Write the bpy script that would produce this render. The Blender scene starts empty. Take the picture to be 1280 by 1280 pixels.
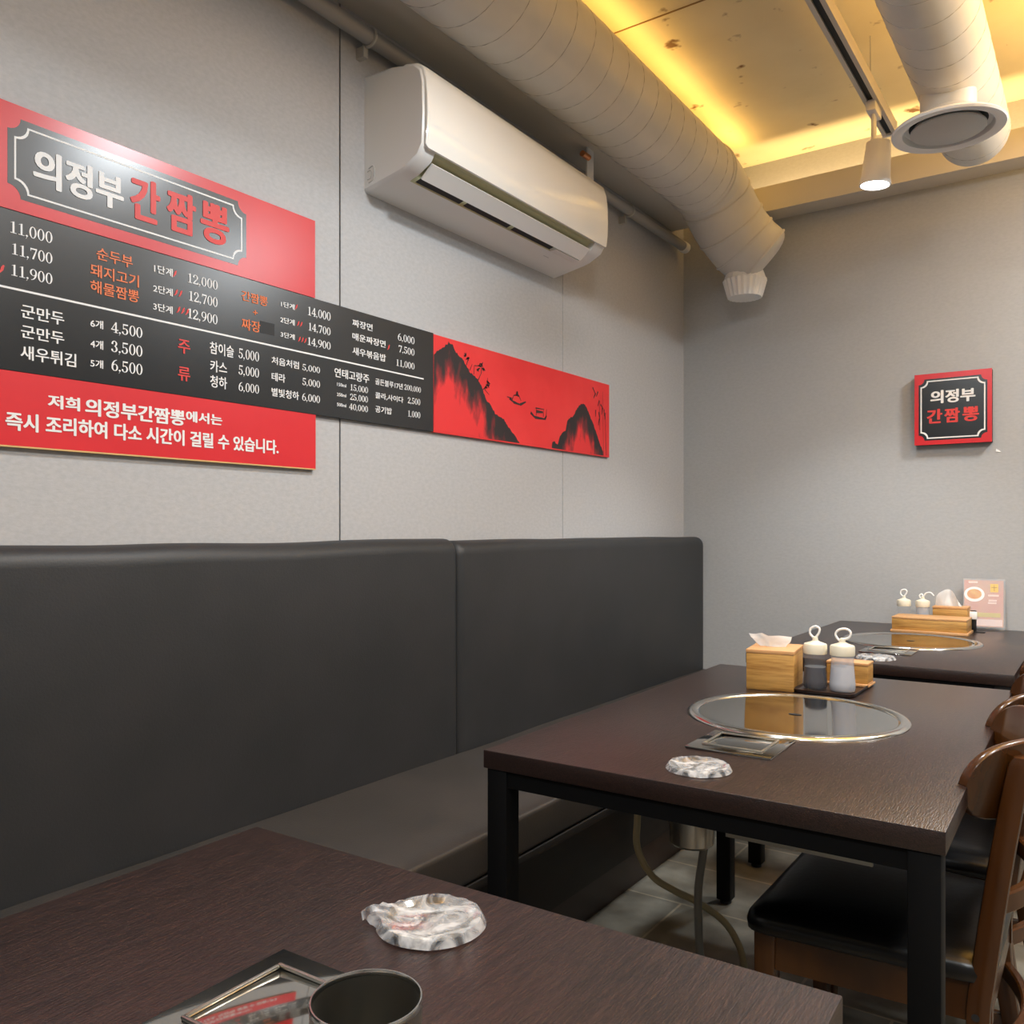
import bpy, bmesh, math, random
from mathutils import Vector, Matrix, noise
random.seed(7)
PI = math.pi
SC = bpy.context.scene
COL = SC.collection

# ------------------------------------------------------------------ camera
cd = bpy.data.cameras.new('camera')
cam = bpy.data.objects.new('camera', cd)
COL.objects.link(cam)
cd.sensor_width = 36.0
cd.lens = 36.0 * 1068.0 / 1280.0
cd.shift_y = 22.0 / 1280.0
cd.clip_start = 0.02
YAW = math.atan2(744, 1068)
cam.location = (1.705, 0.0, 1.095)
cam.rotation_euler = (PI / 2, 0, YAW)
SC.camera = cam

# ------------------------------------------------------------------ light and exposure
vs = SC.view_settings
vs.view_transform = 'Standard'
vs.look = 'None'
vs.exposure = 0.0
vs.gamma = 1.0
vs.use_curve_mapping = False
w = bpy.data.worlds.new('world')
SC.world = w
w.use_nodes = True
w.node_tree.nodes['Background'].inputs[0].default_value = (0.95, 0.98, 1.0, 1)
w.node_tree.nodes['Background'].inputs[1].default_value = 0.25

def area_lamp(name, loc, size, power, color=(1, 0.97, 0.93), aim=None, spread=PI, size_y=None, rot=None):
    l = bpy.data.lights.new(name, 'AREA')
    l.energy = power
    l.color = color
    l.spread = spread
    if size_y:
        l.shape = 'RECTANGLE'
        l.size = size
        l.size_y = size_y
    else:
        l.shape = 'DISK'
        l.size = size
    o = bpy.data.objects.new(name, l)
    COL.objects.link(o)
    o.location = loc
    if rot is not None:
        o.rotation_euler = rot
    if aim is not None:
        d = Vector(aim) - Vector(loc)
        o.rotation_euler = d.to_track_quat('-Z', 'Y').to_euler()
    return o

WHITE = (0.90, 0.96, 1.0)
WARM = (1.0, 0.57, 0.155)
# ceiling lamps of the dining room, above the frame and to its right
area_lamp('ceiling_lamp_light', (1.04, 1.62, 2.42), 0.16, 20, WHITE)
area_lamp('ceiling_lamp_light', (2.30, 3.05, 2.62), 0.34, 38, WHITE)
area_lamp('ceiling_lamp_light', (2.35, 1.40, 2.62), 0.30, 22, WHITE)
area_lamp('ceiling_lamp_light', (2.35, -0.6, 2.62), 0.30, 30, WHITE)
area_lamp('ceiling_lamp_light', (1.04, -0.4, 2.45), 0.20, 18, WHITE)
area_lamp('room_fill_light', (3.6, 0.6, 2.65), 2.2, 22, WHITE, size_y=4.0)  # added broad fill standing in for the unseen rest of the room
# warm strip lights: above the round duct, in the back cove plus an added warm fill right of the frame
area_lamp('warm_uplight', (0.37, 1.95, 2.712), 0.03, 5.5, WARM, rot=(PI, 0, 0), size_y=3.5)
area_lamp('warm_uplight', (1.7, 3.85, 2.56), 2.9, 8, (1.0, 0.68, 0.33), rot=(PI, 0, 0), size_y=0.03)
area_lamp('warm_uplight', (1.95, 1.6, 2.30), 0.25, 62, WARM, rot=(PI, 0, 0), size_y=3.6)  # added fill that brightens the middle of the ceiling, no trough there

# ------------------------------------------------------------------ materials
def srgb(r, g, b):
    f = lambda c: c / 12.92 if c <= 0.04045 else ((c + 0.055) / 1.055) ** 2.4
    return (f(r / 255), f(g / 255), f(b / 255), 1)

def nd(nt, t, **kw):
    n = nt.nodes.new(t)
    for k, v in kw.items():
        setattr(n, k, v)
    return n

def mat(name, col, rough=0.5, metal=0.0, col2=None, scale=8.0, stretch=(1, 1, 1), bump=0.0, bscale=None,
        bstretch=None, detail=4.0, spec=0.5, coat=0.0, ramp=(0.35, 0.65), alpha=1.0, trans=0.0, emit=None, estr=0.0, rvar=0.0):
    m = bpy.data.materials.new(name)
    m.use_nodes = True
    nt = m.node_tree
    b = nt.nodes['Principled BSDF']
    b.inputs['Base Color'].default_value = col
    b.inputs['Roughness'].default_value = rough
    b.inputs['Metallic'].default_value = metal
    b.inputs['Specular IOR Level'].default_value = spec
    b.inputs['Coat Weight'].default_value = coat
    b.inputs['Coat Roughness'].default_value = 0.1
    b.inputs['Alpha'].default_value = alpha
    b.inputs['Transmission Weight'].default_value = trans
    if emit:
        b.inputs['Emission Color'].default_value = emit
        b.inputs['Emission Strength'].default_value = estr
    tc = nd(nt, 'ShaderNodeTexCoord')
    def tex(sc, st):
        mp = nd(nt, 'ShaderNodeMapping')
        mp.inputs['Scale'].default_value = st
        nt.links.new(tc.outputs['Object'], mp.inputs['Vector'])
        n = nd(nt, 'ShaderNodeTexNoise')
        n.inputs['Scale'].default_value = sc
        n.inputs['Detail'].default_value = detail
        n.inputs['Roughness'].default_value = 0.6
        nt.links.new(mp.outputs[0], n.inputs['Vector'])
        return n
    if col2 is not None or rvar:
        n = tex(scale, stretch)
        if col2 is not None:
            r = nd(nt, 'ShaderNodeValToRGB')
            r.color_ramp.elements[0].position = ramp[0]
            r.color_ramp.elements[1].position = ramp[1]
            r.color_ramp.elements[0].color = col
            r.color_ramp.elements[1].color = col2
            nt.links.new(n.outputs['Fac'], r.inputs[0])
            nt.links.new(r.outputs[0], b.inputs['Base Color'])
        if rvar:
            mr = nd(nt, 'ShaderNodeMapRange')
            mr.inputs['To Min'].default_value = rough - rvar
            mr.inputs['To Max'].default_value = rough + rvar
            nt.links.new(n.outputs['Fac'], mr.inputs['Value'])
            nt.links.new(mr.outputs[0], b.inputs['Roughness'])
    if bump:
        n = tex(bscale or scale, bstretch or stretch)
        bp = nd(nt, 'ShaderNodeBump')
        bp.inputs['Strength'].default_value = bump
        bp.inputs['Distance'].default_value = 0.002
        nt.links.new(n.outputs['Fac'], bp.inputs['Height'])
        nt.links.new(bp.outputs[0], b.inputs['Normal'])
    return m

M = {}
M['wall'] = mat('grey_wallpaper', srgb(177, 176, 176), 0.75, col2=srgb(185, 184, 184), scale=90, stretch=(1, 0.7, 1.3),
                bump=0.14, bscale=190, bstretch=(1, 0.6, 1.4), spec=0.25)
M['wallback'] = mat('grey_wall_paint', srgb(167, 168, 168), 0.7, col2=srgb(173, 174, 174), scale=90, stretch=(0.7, 1, 1.3),
                    bump=0.14, bscale=190, bstretch=(0.6, 1, 1.4), spec=0.25)
M['gap'] = mat('dark_joint', srgb(38, 38, 38), 0.8)
M['trim'] = mat('cove_paint', srgb(205, 200, 190), 0.55)
M['duct'] = mat('grey_duct_paint', srgb(206, 204, 198), 0.5, col2=srgb(214, 212, 206), scale=5, bump=0.08, bscale=40)
M['ductseam'] = mat('grey_seam_shade', srgb(178, 175, 168), 0.6)  # seam shadow put into a darker duct grey; plain grey on clamps, wires
M['white'] = mat('white_plastic', srgb(238, 237, 234), 0.35)
M['whiteg'] = mat('glossy_white_panel', srgb(248, 246, 240), 0.08)
M['cream'] = mat('cream_plastic', srgb(222, 216, 196), 0.4)
M['vent'] = mat('vent_interior', srgb(205, 200, 160), 0.6)
M['black'] = mat('black_slot', srgb(18, 18, 18), 0.6)
M['grey'] = mat('grey_plastic', srgb(190, 189, 185), 0.5)
M['leather'] = mat('charcoal_leather', srgb(40, 41, 42), 0.48, col2=srgb(45, 45, 46), scale=6, bump=0.25, bscale=220, spec=0.45)
M['blkleather'] = mat('black_leather', srgb(13, 13, 14), 0.28, bump=0.15, bscale=90, spec=0.5)
M['basewood'] = mat('dark_base_board', srgb(30, 26, 24), 0.5, col2=srgb(36, 31, 27), scale=10, stretch=(1, 0.2, 4))
M['blksteel'] = mat('black_powder_steel', srgb(8, 8, 9), 0.55, spec=0.2)
M['steel'] = mat('stainless_steel', (0.62, 0.61, 0.58, 1), 0.16, metal=1.0, rvar=0.03, scale=12)
M['conduit'] = mat('shaded_conduit_grey', srgb(150, 148, 145), 0.5)  # grey taken darker to carry the shade the conduit lies in
M['seatleather'] = mat('paler_charcoal_leather', srgb(56, 53, 50), 0.45, col2=srgb(62, 58, 55), scale=6, bump=0.25, bscale=220)  # seat leather, slightly paler and browner than the back cushions
M['mirror'] = mat('polished_steel', (0.43, 0.42, 0.39, 1), 0.06, metal=1.0)
M['brushed'] = mat('brushed_steel', (0.62, 0.60, 0.55, 1), 0.28, metal=1.0, bump=0.1, bscale=200, bstretch=(1, 1, 0.05))
M['bamboo'] = mat('bamboo', srgb(190, 146, 78), 0.45, col2=srgb(138, 92, 36), scale=26, stretch=(0.3, 0.3, 3.5), ramp=(0.42, 0.72))
M['bamboolt'] = mat('bamboo_top', srgb(205, 160, 112), 0.5, col2=srgb(190, 140, 88), scale=20, stretch=(0.4, 4, 1))
M['traybrown'] = mat('brown_tray', srgb(46, 30, 23), 0.35)
M['tissue'] = mat('white_tissue', srgb(246, 246, 245), 0.7)
M['soy'] = mat('dark_soy_sauce', srgb(30, 34, 46), 0.15)
M['vinegar'] = mat('pale_vinegar', srgb(176, 180, 190), 0.3)
M['chairwood'] = mat('brown_varnished_wood', srgb(60, 32, 10), 0.27, col2=srgb(82, 47, 16), scale=9, stretch=(1, 1, 0.15), coat=0.25)
M['hose'] = mat('cream_gas_hose', srgb(170, 158, 122), 0.5)
M['hosegrey'] = mat('grey_gas_hose', srgb(132, 130, 122), 0.5)
M['red'] = mat('red_board_print', srgb(196, 30, 38), 0.29, spec=0.55, col2=srgb(206, 36, 42), scale=3)
M['landred'] = mat('red_landscape_print', srgb(224, 44, 46), 0.35, col2=srgb(232, 56, 56), scale=5)
M['cupsteel'] = mat('dull_steel', (0.30, 0.29, 0.26, 1), 0.36, metal=1.0)
M['noticered'] = mat('red_notice_print', srgb(206, 30, 38), 0.4, col2=srgb(212, 36, 44), scale=3)
M['boardblk'] = mat('black_board_print', srgb(18, 20, 23), 0.27, spec=0.7)
M['patch'] = mat('black_patch', srgb(16, 17, 19), 0.5)
M['gold'] = mat('pale_board_edge', srgb(206, 170, 110), 0.5)
M['W'] = mat('white_lettering', srgb(232, 230, 228), 0.5)
M['O'] = mat('orange_lettering', srgb(222, 112, 58), 0.5)
M['D'] = mat('red_lettering', srgb(214, 58, 54), 0.5)
M['copper'] = mat('copper_pipe_end', srgb(230, 150, 96), 0.3, metal=0.6)

def film_material():
    m = bpy.data.materials.new('clear_plastic_film')
    m.use_nodes = True
    nt = m.node_tree
    b = nt.nodes['Principled BSDF']
    out = nt.nodes['Material Output']
    b.inputs['Base Color'].default_value = srgb(240, 241, 243)
    b.inputs['Roughness'].default_value = 0.3
    tr = nd(nt, 'ShaderNodeBsdfTransparent')
    mx = nd(nt, 'ShaderNodeMixShader')
    tc = nd(nt, 'ShaderNodeTexCoord')
    n = nd(nt, 'ShaderNodeTexNoise')
    n.inputs['Scale'].default_value = 24
    n.inputs['Detail'].default_value = 3
    n.inputs['Distortion'].default_value = 2.0
    mr = nd(nt, 'ShaderNodeMapRange')
    mr.inputs['From Min'].default_value = 0.35
    mr.inputs['From Max'].default_value = 0.65
    mr.inputs['To Min'].default_value = 0.05
    mr.inputs['To Max'].default_value = 0.58
    nt.links.new(tc.outputs['Object'], n.inputs['Vector'])
    nt.links.new(n.outputs['Fac'], mr.inputs['Value'])
    nt.links.new(mr.outputs[0], mx.inputs['Fac'])
    nt.links.new(tr.outputs[0], mx.inputs[1])
    nt.links.new(b.outputs[0], mx.inputs[2])
    nt.links.new(mx.outputs[0], out.inputs['Surface'])
    return m
M['film'] = film_material()

def clear_material(name, tint, fac, rough=0.15):
    m = bpy.data.materials.new(name)
    m.use_nodes = True
    nt = m.node_tree
    b = nt.nodes['Principled BSDF']
    out = nt.nodes['Material Output']
    b.inputs['Base Color'].default_value = tint
    b.inputs['Roughness'].default_value = rough
    tr = nd(nt, 'ShaderNodeBsdfTransparent')
    mx = nd(nt, 'ShaderNodeMixShader')
    mx.inputs['Fac'].default_value = fac
    nt.links.new(tr.outputs[0], mx.inputs[1])
    nt.links.new(b.outputs[0], mx.inputs[2])
    nt.links.new(mx.outputs[0], out.inputs['Surface'])
    return m
M['bottle'] = clear_material('milky_bottle_plastic', srgb(206, 208, 214), 0.10)
M['bottlepale'] = clear_material('pale_bottle_plastic', srgb(214, 216, 222), 0.42)
M['acrylic'] = clear_material('clear_acrylic', srgb(225, 228, 230), 0.15, 0.05)

def wood_material():
    m = bpy.data.materials.new('dark_wood_laminate')
    m.use_nodes = True
    nt = m.node_tree
    b = nt.nodes['Principled BSDF']
    b.inputs['Roughness'].default_value = 0.30
    b.inputs['Specular IOR Level'].default_value = 0.75
    tc = nd(nt, 'ShaderNodeTexCoord')
    mp = nd(nt, 'ShaderNodeMapping')
    mp.inputs['Scale'].default_value = (26.0, 2.0, 26.0)
    n = nd(nt, 'ShaderNodeTexNoise')
    n.inputs['Scale'].default_value = 9
    n.inputs['Detail'].default_value = 6
    n.inputs['Roughness'].default_value = 0.7
    r = nd(nt, 'ShaderNodeValToRGB')
    r.color_ramp.elements[0].position = 0.35
    r.color_ramp.elements[1].position = 0.7
    r.color_ramp.elements[0].color = srgb(26, 16, 14)
    r.color_ramp.elements[1].color = srgb(54, 35, 30)
    bp = nd(nt, 'ShaderNodeBump')
    bp.inputs['Strength'].default_value = 0.75
    bp.inputs['Distance'].default_value = 0.0009
    mp2 = nd(nt, 'ShaderNodeMapping')
    mp2.inputs['Scale'].default_value = (60.0, 7.0, 60.0)
    n2 = nd(nt, 'ShaderNodeTexNoise')
    n2.inputs['Scale'].default_value = 9
    n2.inputs['Detail'].default_value = 3
    L = nt.links.new
    L(tc.outputs['Object'], mp.inputs[0]); L(mp.outputs[0], n.inputs['Vector'])
    mx = nd(nt, 'ShaderNodeMath'); mx.operation = 'ADD'
    hf = nd(nt, 'ShaderNodeMath'); hf.operation = 'MULTIPLY_ADD'; hf.inputs[1].default_value = 0.6; hf.inputs[2].default_value = -0.32
    L(n2.outputs['Fac'], hf.inputs[0]); L(hf.outputs[0], mx.inputs[0]); L(n.outputs['Fac'], mx.inputs[1])
    L(mx.outputs[0], r.inputs[0]); L(r.outputs[0], b.inputs['Base Color'])
    L(tc.outputs['Object'], mp2.inputs[0]); L(mp2.outputs[0], n2.inputs['Vector'])
    L(n2.outputs['Fac'], bp.inputs['Height']); L(bp.outputs[0], b.inputs['Normal'])
    return m
M['tablewood'] = wood_material()

def ceiling_material():
    m = bpy.data.materials.new('stained_cream_ceiling')
    m.use_nodes = True
    nt = m.node_tree
    b = nt.nodes['Principled BSDF']
    b.inputs['Roughness'].default_value = 0.6
    tc = nd(nt, 'ShaderNodeTexCoord')
    L = nt.links.new
    n = nd(nt, 'ShaderNodeTexNoise'); n.inputs['Scale'].default_value = 2.2; n.inputs['Detail'].default_value = 5
    r = nd(nt, 'ShaderNodeValToRGB')
    r.color_ramp.elements[0].position = 0.3; r.color_ramp.elements[1].position = 0.7
    r.color_ramp.elements[0].color = srgb(226, 212, 170); r.color_ramp.elements[1].color = srgb(242, 230, 192)
    n2 = nd(nt, 'ShaderNodeTexNoise'); n2.inputs['Scale'].default_value = 11; n2.inputs['Detail'].default_value = 3
    r2 = nd(nt, 'ShaderNodeValToRGB')
    r2.color_ramp.elements[0].position = 0.66; r2.color_ramp.elements[1].position = 0.74
    r2.color_ramp.elements[0].color = (0, 0, 0, 1); r2.color_ramp.elements[1].color = (1, 1, 1, 1)
    mx = nd(nt, 'ShaderNodeMixRGB')
    mx.inputs[2].default_value = srgb(120, 84, 40)
    L(tc.outputs['Object'], n.inputs['Vector']); L(tc.outputs['Object'], n2.inputs['Vector'])
    L(n.outputs['Fac'], r.inputs[0]); L(n2.outputs['Fac'], r2.inputs[0])
    L(r2.outputs[0], mx.inputs[0]); L(r.outputs[0], mx.inputs[1]); L(mx.outputs[0], b.inputs['Base Color'])
    bp = nd(nt, 'ShaderNodeBump'); bp.inputs['Strength'].default_value = 0.25; bp.inputs['Distance'].default_value = 0.01
    L(n2.outputs['Fac'], bp.inputs['Height']); L(bp.outputs[0], b.inputs['Normal'])
    return m
M['ceiling'] = ceiling_material()

def floor_material():
    m = bpy.data.materials.new('slate_floor_tile')
    m.use_nodes = True
    nt = m.node_tree
    b = nt.nodes['Principled BSDF']
    b.inputs['Roughness'].default_value = 0.42
    L = nt.links.new
    tc = nd(nt, 'ShaderNodeTexCoord')
    mp = nd(nt, 'ShaderNodeMapping')
    mp.inputs['Location'].default_value = (-0.682, -2.335, 0)
    br = nd(nt, 'ShaderNodeTexBrick')
    br.offset = 0.5
    br.inputs['Scale'].default_value = 1.0
    br.inputs['Brick Width'].default_value = 0.42
    br.inputs['Row Height'].default_value = 0.285
    br.inputs['Mortar Size'].default_value = 0.0035
    br.inputs['Color1'].default_value = srgb(134, 130, 118)
    br.inputs['Color2'].default_value = srgb(116, 112, 102)
    br.inputs['Mortar'].default_value = srgb(176, 166, 146)
    n = nd(nt, 'ShaderNodeTexNoise'); n.inputs['Scale'].default_value = 7; n.inputs['Detail'].default_value = 7
    r = nd(nt, 'ShaderNodeValToRGB')
    r.color_ramp.elements[0].position = 0.32; r.color_ramp.elements[1].position = 0.7
    r.color_ramp.elements[0].color = srgb(120, 106, 88); r.color_ramp.elements[1].color = (1, 1, 1, 1)
    mx = nd(nt, 'ShaderNodeMixRGB'); mx.blend_type = 'MULTIPLY'; mx.inputs[0].default_value = 0.8
    L(tc.outputs['Object'], mp.inputs[0]); L(mp.outputs[0], br.inputs['Vector'])
    L(tc.outputs['Object'], n.inputs['Vector']); L(n.outputs['Fac'], r.inputs[0])
    L(br.outputs['Color'], mx.inputs[1]); L(r.outputs[0], mx.inputs[2]); L(mx.outputs[0], b.inputs['Base Color'])
    bp = nd(nt, 'ShaderNodeBump'); bp.inputs['Strength'].default_value = 0.3; bp.inputs['Distance'].default_value = 0.004
    L(n.outputs['Fac'], bp.inputs['Height']); L(bp.outputs[0], b.inputs['Normal'])
    return m
M['floor'] = floor_material()

def ink_material():
    # ink wash print: black at the ridge (uv v=1) thinning to the red ground below
    m = bpy.data.materials.new('ink_wash_print')
    m.use_nodes = True
    nt = m.node_tree
    b = nt.nodes['Principled BSDF']
    b.inputs['Roughness'].default_value = 0.4
    L = nt.links.new
    uv = nd(nt, 'ShaderNodeUVMap')
    sp = nd(nt, 'ShaderNodeSeparateXYZ')
    tc = nd(nt, 'ShaderNodeTexCoord')
    mp = nd(nt, 'ShaderNodeMapping'); mp.inputs['Scale'].default_value = (1, 2.2, 0.9); mp.inputs['Rotation'].default_value = (0.6, 0, 0)
    n = nd(nt, 'ShaderNodeTexNoise'); n.inputs['Scale'].default_value = 14; n.inputs['Detail'].default_value = 6
    ma = nd(nt, 'ShaderNodeMath'); ma.operation = 'MULTIPLY_ADD'; ma.inputs[1].default_value = 1.3; ma.inputs[2].default_value = -0.65
    ad = nd(nt, 'ShaderNodeMath'); ad.operation = 'ADD'
    r = nd(nt, 'ShaderNodeValToRGB')
    r.color_ramp.elements[0].position = 0.30; r.color_ramp.elements[1].position = 0.78
    r.color_ramp.elements[0].color = srgb(226, 48, 50); r.color_ramp.elements[1].color = srgb(40, 34, 36)
    e = r.color_ramp.elements.new(0.55); e.color = srgb(120, 36, 40)
    L(uv.outputs[0], sp.inputs[0]); L(tc.outputs['Object'], mp.inputs[0]); L(mp.outputs[0], n.inputs['Vector'])
    L(n.outputs['Fac'], ma.inputs[0]); L(ma.outputs[0], ad.inputs[0]); L(sp.outputs['Y'], ad.inputs[1])
    L(ad.outputs[0], r.inputs[0]); L(r.outputs[0], b.inputs['Base Color'])
    return m
M['ink'] = ink_material()
M['inkblack'] = mat('black_ink', srgb(46, 34, 36), 0.45)

# ------------------------------------------------------------------ object helpers
def link(name, me, m, parent=None, sharp=35):
    if m is not None:
        me.materials.append(m)
    if sharp is not None:
        me.shade_smooth()
        me.set_sharp_from_angle(angle=math.radians(sharp))
    o = bpy.data.objects.new(name, me)
    COL.objects.link(o)
    if parent is not None:
        o.parent = parent
    return o

def obj(name, bm, m, parent=None, sharp=35):
    me = bpy.data.meshes.new(name)
    bmesh.ops.recalc_face_normals(bm, faces=bm.faces[:])
    bm.to_mesh(me)
    bm.free()
    return link(name, me, m, parent, sharp)

def tag(o, label, cat, group=None):
    o['label'] = label
    o['category'] = cat
    if group:
        o['group'] = group
    return o

def thing(name, label, cat, loc=(0, 0, 0), rz=0.0, group=None):
    o = bpy.data.objects.new(name, None)
    o.empty_display_size = 0.05
    COL.objects.link(o)
    o.location = loc
    o.rotation_euler = (0, 0, rz)
    return tag(o, label, cat, group)

def struct(name, bm, m, parent=None, sharp=35):
    o = obj(name, bm, m, parent, sharp)
    o['kind'] = 'structure'
    return o

def dup(root, loc, rz, label, group=None):
    r = root.copy()
    COL.objects.link(r)
    r.location = loc
    r.rotation_euler = (0, 0, rz)
    r['label'] = label
    if group:
        r['group'] = group
    for ch in list(root.children):
        c = ch.copy()
        COL.objects.link(c)
        c.parent = r
        for g in list(ch.children):
            d = g.copy()
            COL.objects.link(d)
            d.parent = c
    return r

def B():
    return bmesh.new()

def box(bm, x0, x1, y0, y1, z0, z1, bev=0.0, seg=2, mtx=None):
    vs_ = [bm.verts.new((x, y, z)) for x in (x0, x1) for y in (y0, y1) for z in (z0, z1)]
    fs = [(0, 1, 3, 2), (4, 6, 7, 5), (0, 4, 5, 1), (2, 3, 7, 6), (0, 2, 6, 4), (1, 5, 7, 3)]
    faces = [bm.faces.new([vs_[i] for i in f]) for f in fs]
    if bev > 0:
        es = list({e for f in faces for e in f.edges})
        r = bmesh.ops.bevel(bm, geom=es, offset=bev, segments=seg, profile=0.5, affect='EDGES')
        vs_ = list({v for f in r['faces'] for v in f.verts} | {v for v in vs_ if v.is_valid})
    if mtx is not None:
        bmesh.ops.transform(bm, matrix=mtx, verts=[v for v in vs_ if v.is_valid])
    return bm

def bx(*a, **k):
    return box(B(), *a, **k)

def loft(bm, rings, cap0=True, cap1=True, closed=True):
    vr = [[bm.verts.new(p) for p in r] for r in rings]
    n = len(vr[0])
    for a, b in zip(vr, vr[1:]):
        for i in range(n if closed else n - 1):
            j = (i + 1) % n
            bm.faces.new((a[i], a[j], b[j], b[i]))
    if cap0:
        bm.faces.new(vr[0][::-1])
    if cap1:
        bm.faces.new(vr[-1])
    return bm

def lathe(bm, prof, c=(0, 0, 0), n=40, cap0=False, cap1=False):
    rings = [[(c[0] + r * math.cos(2 * PI * i / n), c[1] + r * math.sin(2 * PI * i / n), c[2] + z) for i in range(n)] for r, z in prof]
    return loft(bm, rings, cap0, cap1)

def tube(bm, pts, rad, n=12, cap=True):
    pts = [Vector(p) for p in pts]
    rads = rad if isinstance(rad, (list, tuple)) else [rad] * len(pts)
    t0 = (pts[1] - pts[0]).normalized()
    up = Vector((0, 0, 1)) if abs(t0.z) < 0.9 else Vector((1, 0, 0))
    nx = t0.cross(up).normalized()
    rings = []
    for i, p in enumerate(pts):
        t = (pts[min(i + 1, len(pts) - 1)] - pts[max(i - 1, 0)]).normalized()
        nx = (nx - t * nx.dot(t)).normalized()
        ny = t.cross(nx)
        rings.append([p + rads[i] * (nx * math.cos(2 * PI * k / n) + ny * math.sin(2 * PI * k / n)) for k in range(n)])
    return loft(bm, rings, cap, cap)

def smooth_path(pts, k=8):
    pts = [Vector(p) for p in pts]
    out = []
    P = [pts[0] * 2 - pts[1]] + pts + [pts[-1] * 2 - pts[-2]]
    for i in range(1, len(P) - 2):
        a, b, c, d = P[i - 1:i + 3]
        for s in range(k):
            t = s / k
            out.append(0.5 * ((2 * b) + (c - a) * t + (2 * a - 5 * b + 4 * c - d) * t * t + (3 * b - a - 3 * c + d) * t ** 3))
    out.append(pts[-1])
    return out

def rrect(x0, x1, y0, y1, r, k=5):
    out = []
    for cx, cy, a0 in ((x1 - r, y1 - r, 0), (x0 + r, y1 - r, 90), (x0 + r, y0 + r, 180), (x1 - r, y0 + r, 270)):
        for i in range(k + 1):
            a = math.radians(a0 + 90 * i / k)
            out.append((cx + r * math.cos(a), cy + r * math.sin(a)))
    return out

def flat(bm, pts2, f):
    return bm.faces.new([bm.verts.new(f(*p)) for p in pts2])

def prism(bm, pts2, f0, f1):
    a = [bm.verts.new(f0(*p)) for p in pts2]
    b = [bm.verts.new(f1(*p)) for p in pts2]
    n = len(a)
    bm.faces.new(a[::-1]); bm.faces.new(b)
    for i in range(n):
        bm.faces.new((a[i], a[(i + 1) % n], b[(i + 1) % n], b[i]))
    return bm

# ------------------------------------------------------------------ lettering
FONT = bpy.data.curves.new('lettering_source', 'FONT')
FONT_OBJ = bpy.data.objects.new('lettering_source', FONT)
COL.objects.link(FONT_OBJ)

def glyph_mesh(s, weight):
    FONT.body = s
    FONT.size = 1.0
    FONT.offset = weight
    FONT.resolution_u = 4
    bpy.context.view_layer.update()
    dg = bpy.context.evaluated_depsgraph_get()
    return bpy.data.meshes.new_from_object(FONT_OBJ.evaluated_get(dg))

LAYER = [0]

def layer_z():
    LAYER[0] = (LAYER[0] + 1) % 8
    return LAYER[0] * 0.00004

def ring_arc(bm, cx, cy, rx, ry, tx, ty, a0=0, a1=360, n=20):
    pts = []
    z = layer_z()
    for i in range(n + 1):
        a = math.radians(a0 + (a1 - a0) * i / n)
        c, s = math.cos(a), math.sin(a)
        pts.append((bm.verts.new((cx + rx * c, cy + ry * s, z)), bm.verts.new((cx + (rx - tx) * c, cy + (ry - ty) * s, z))))
    for p, q in zip(pts, pts[1:]):
        bm.faces.new((p[0], q[0], q[1], p[1]))

def poly(bm, *pts):
    z = layer_z()
    bm.faces.new([bm.verts.new((x, y, z)) for x, y in pts])

def dot(bm, cx, cy, r, n=10):
    poly(bm, *[(cx + r * math.cos(2 * PI * i / n), cy + r * math.sin(2 * PI * i / n)) for i in range(n)])

def digit(ch):
    # serif numerals, cap height 1, advance returned
    b = B()
    if ch == '0':
        ring_arc(b, .29, .5, .26, .51, .125, .055, n=28); adv = .58
    elif ch == '1':
        poly(b, (.22, 0), (.36, 0), (.36, 1), (.22, .95)); poly(b, (.08, 0), (.5, 0), (.5, .055), (.08, .055))
        poly(b, (.06, .86), (.22, .9), (.36, 1), (.3, 1)); adv = .56
    elif ch == '2':
        ring_arc(b, .27, .72, .25, .29, .13, .06, -35, 190); poly(b, (.34, .53), (.48, .6), (.2, .14), (.03, .1))
        poly(b, (.03, 0), (.53, 0), (.54, .24), (.48, .24), (.46, .12), (.03, .12)); adv = .58
    elif ch == '3':
        ring_arc(b, .26, .76, .22, .25, .125, .055, -85, 175); ring_arc(b, .25, .27, .26, .28, .135, .06, -165, 88); dot(b, .1, .75, .075); dot(b, .08, .2, .075); adv = .57
    elif ch == '4':
        poly(b, (.32, 0), (.45, 0), (.45, 1), (.32, 1)); poly(b, (.0, .24), (.57, .24), (.57, .33), (.0, .33))
        poly(b, (.0, .3), (.07, .3), (.42, 1), (.36, 1)); poly(b, (.22, 0), (.55, 0), (.55, .05), (.22, .05)); adv = .6
    elif ch == '5':
        poly(b, (.1, .87), (.5, .87), (.52, 1), (.1, 1)); poly(b, (.1, .5), (.155, .53), (.155, .95), (.1, .95))
        ring_arc(b, .25, .3, .27, .31, .135, .06, -160, 130); dot(b, .08, .2, .075); adv = .58
    elif ch == '6':
        ring_arc(b, .29, .31, .26, .32, .125, .055); ring_arc(b, .47, .37, .44, .64, .135, .05, 92, 178); adv = .58
    elif ch == '7':
        poly(b, (.04, .86), (.5, .86), (.55, 1), (.04, 1)); poly(b, (.04, .72), (.09, .72), (.1, .9), (.04, .9)); poly(b, (.16, 0), (.3, 0), (.55, .95), (.46, .9)); adv = .58
    elif ch == '9':
        ring_arc(b, .29, .69, .26, .32, .125, .055); ring_arc(b, .11, .63, .44, .64, .135, .05, 272, 358); adv = .58
    elif ch == '8':
        ring_arc(b, .28, .75, .22, .26, .11, .055); ring_arc(b, .28, .27, .26, .28, .125, .055); adv = .57
    else:
        dot(b, .1, .07, .085); poly(b, (.17, .09), (.11, .0), (.03, -.17), (.06, -.18)); adv = .25
    return b, adv

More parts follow.
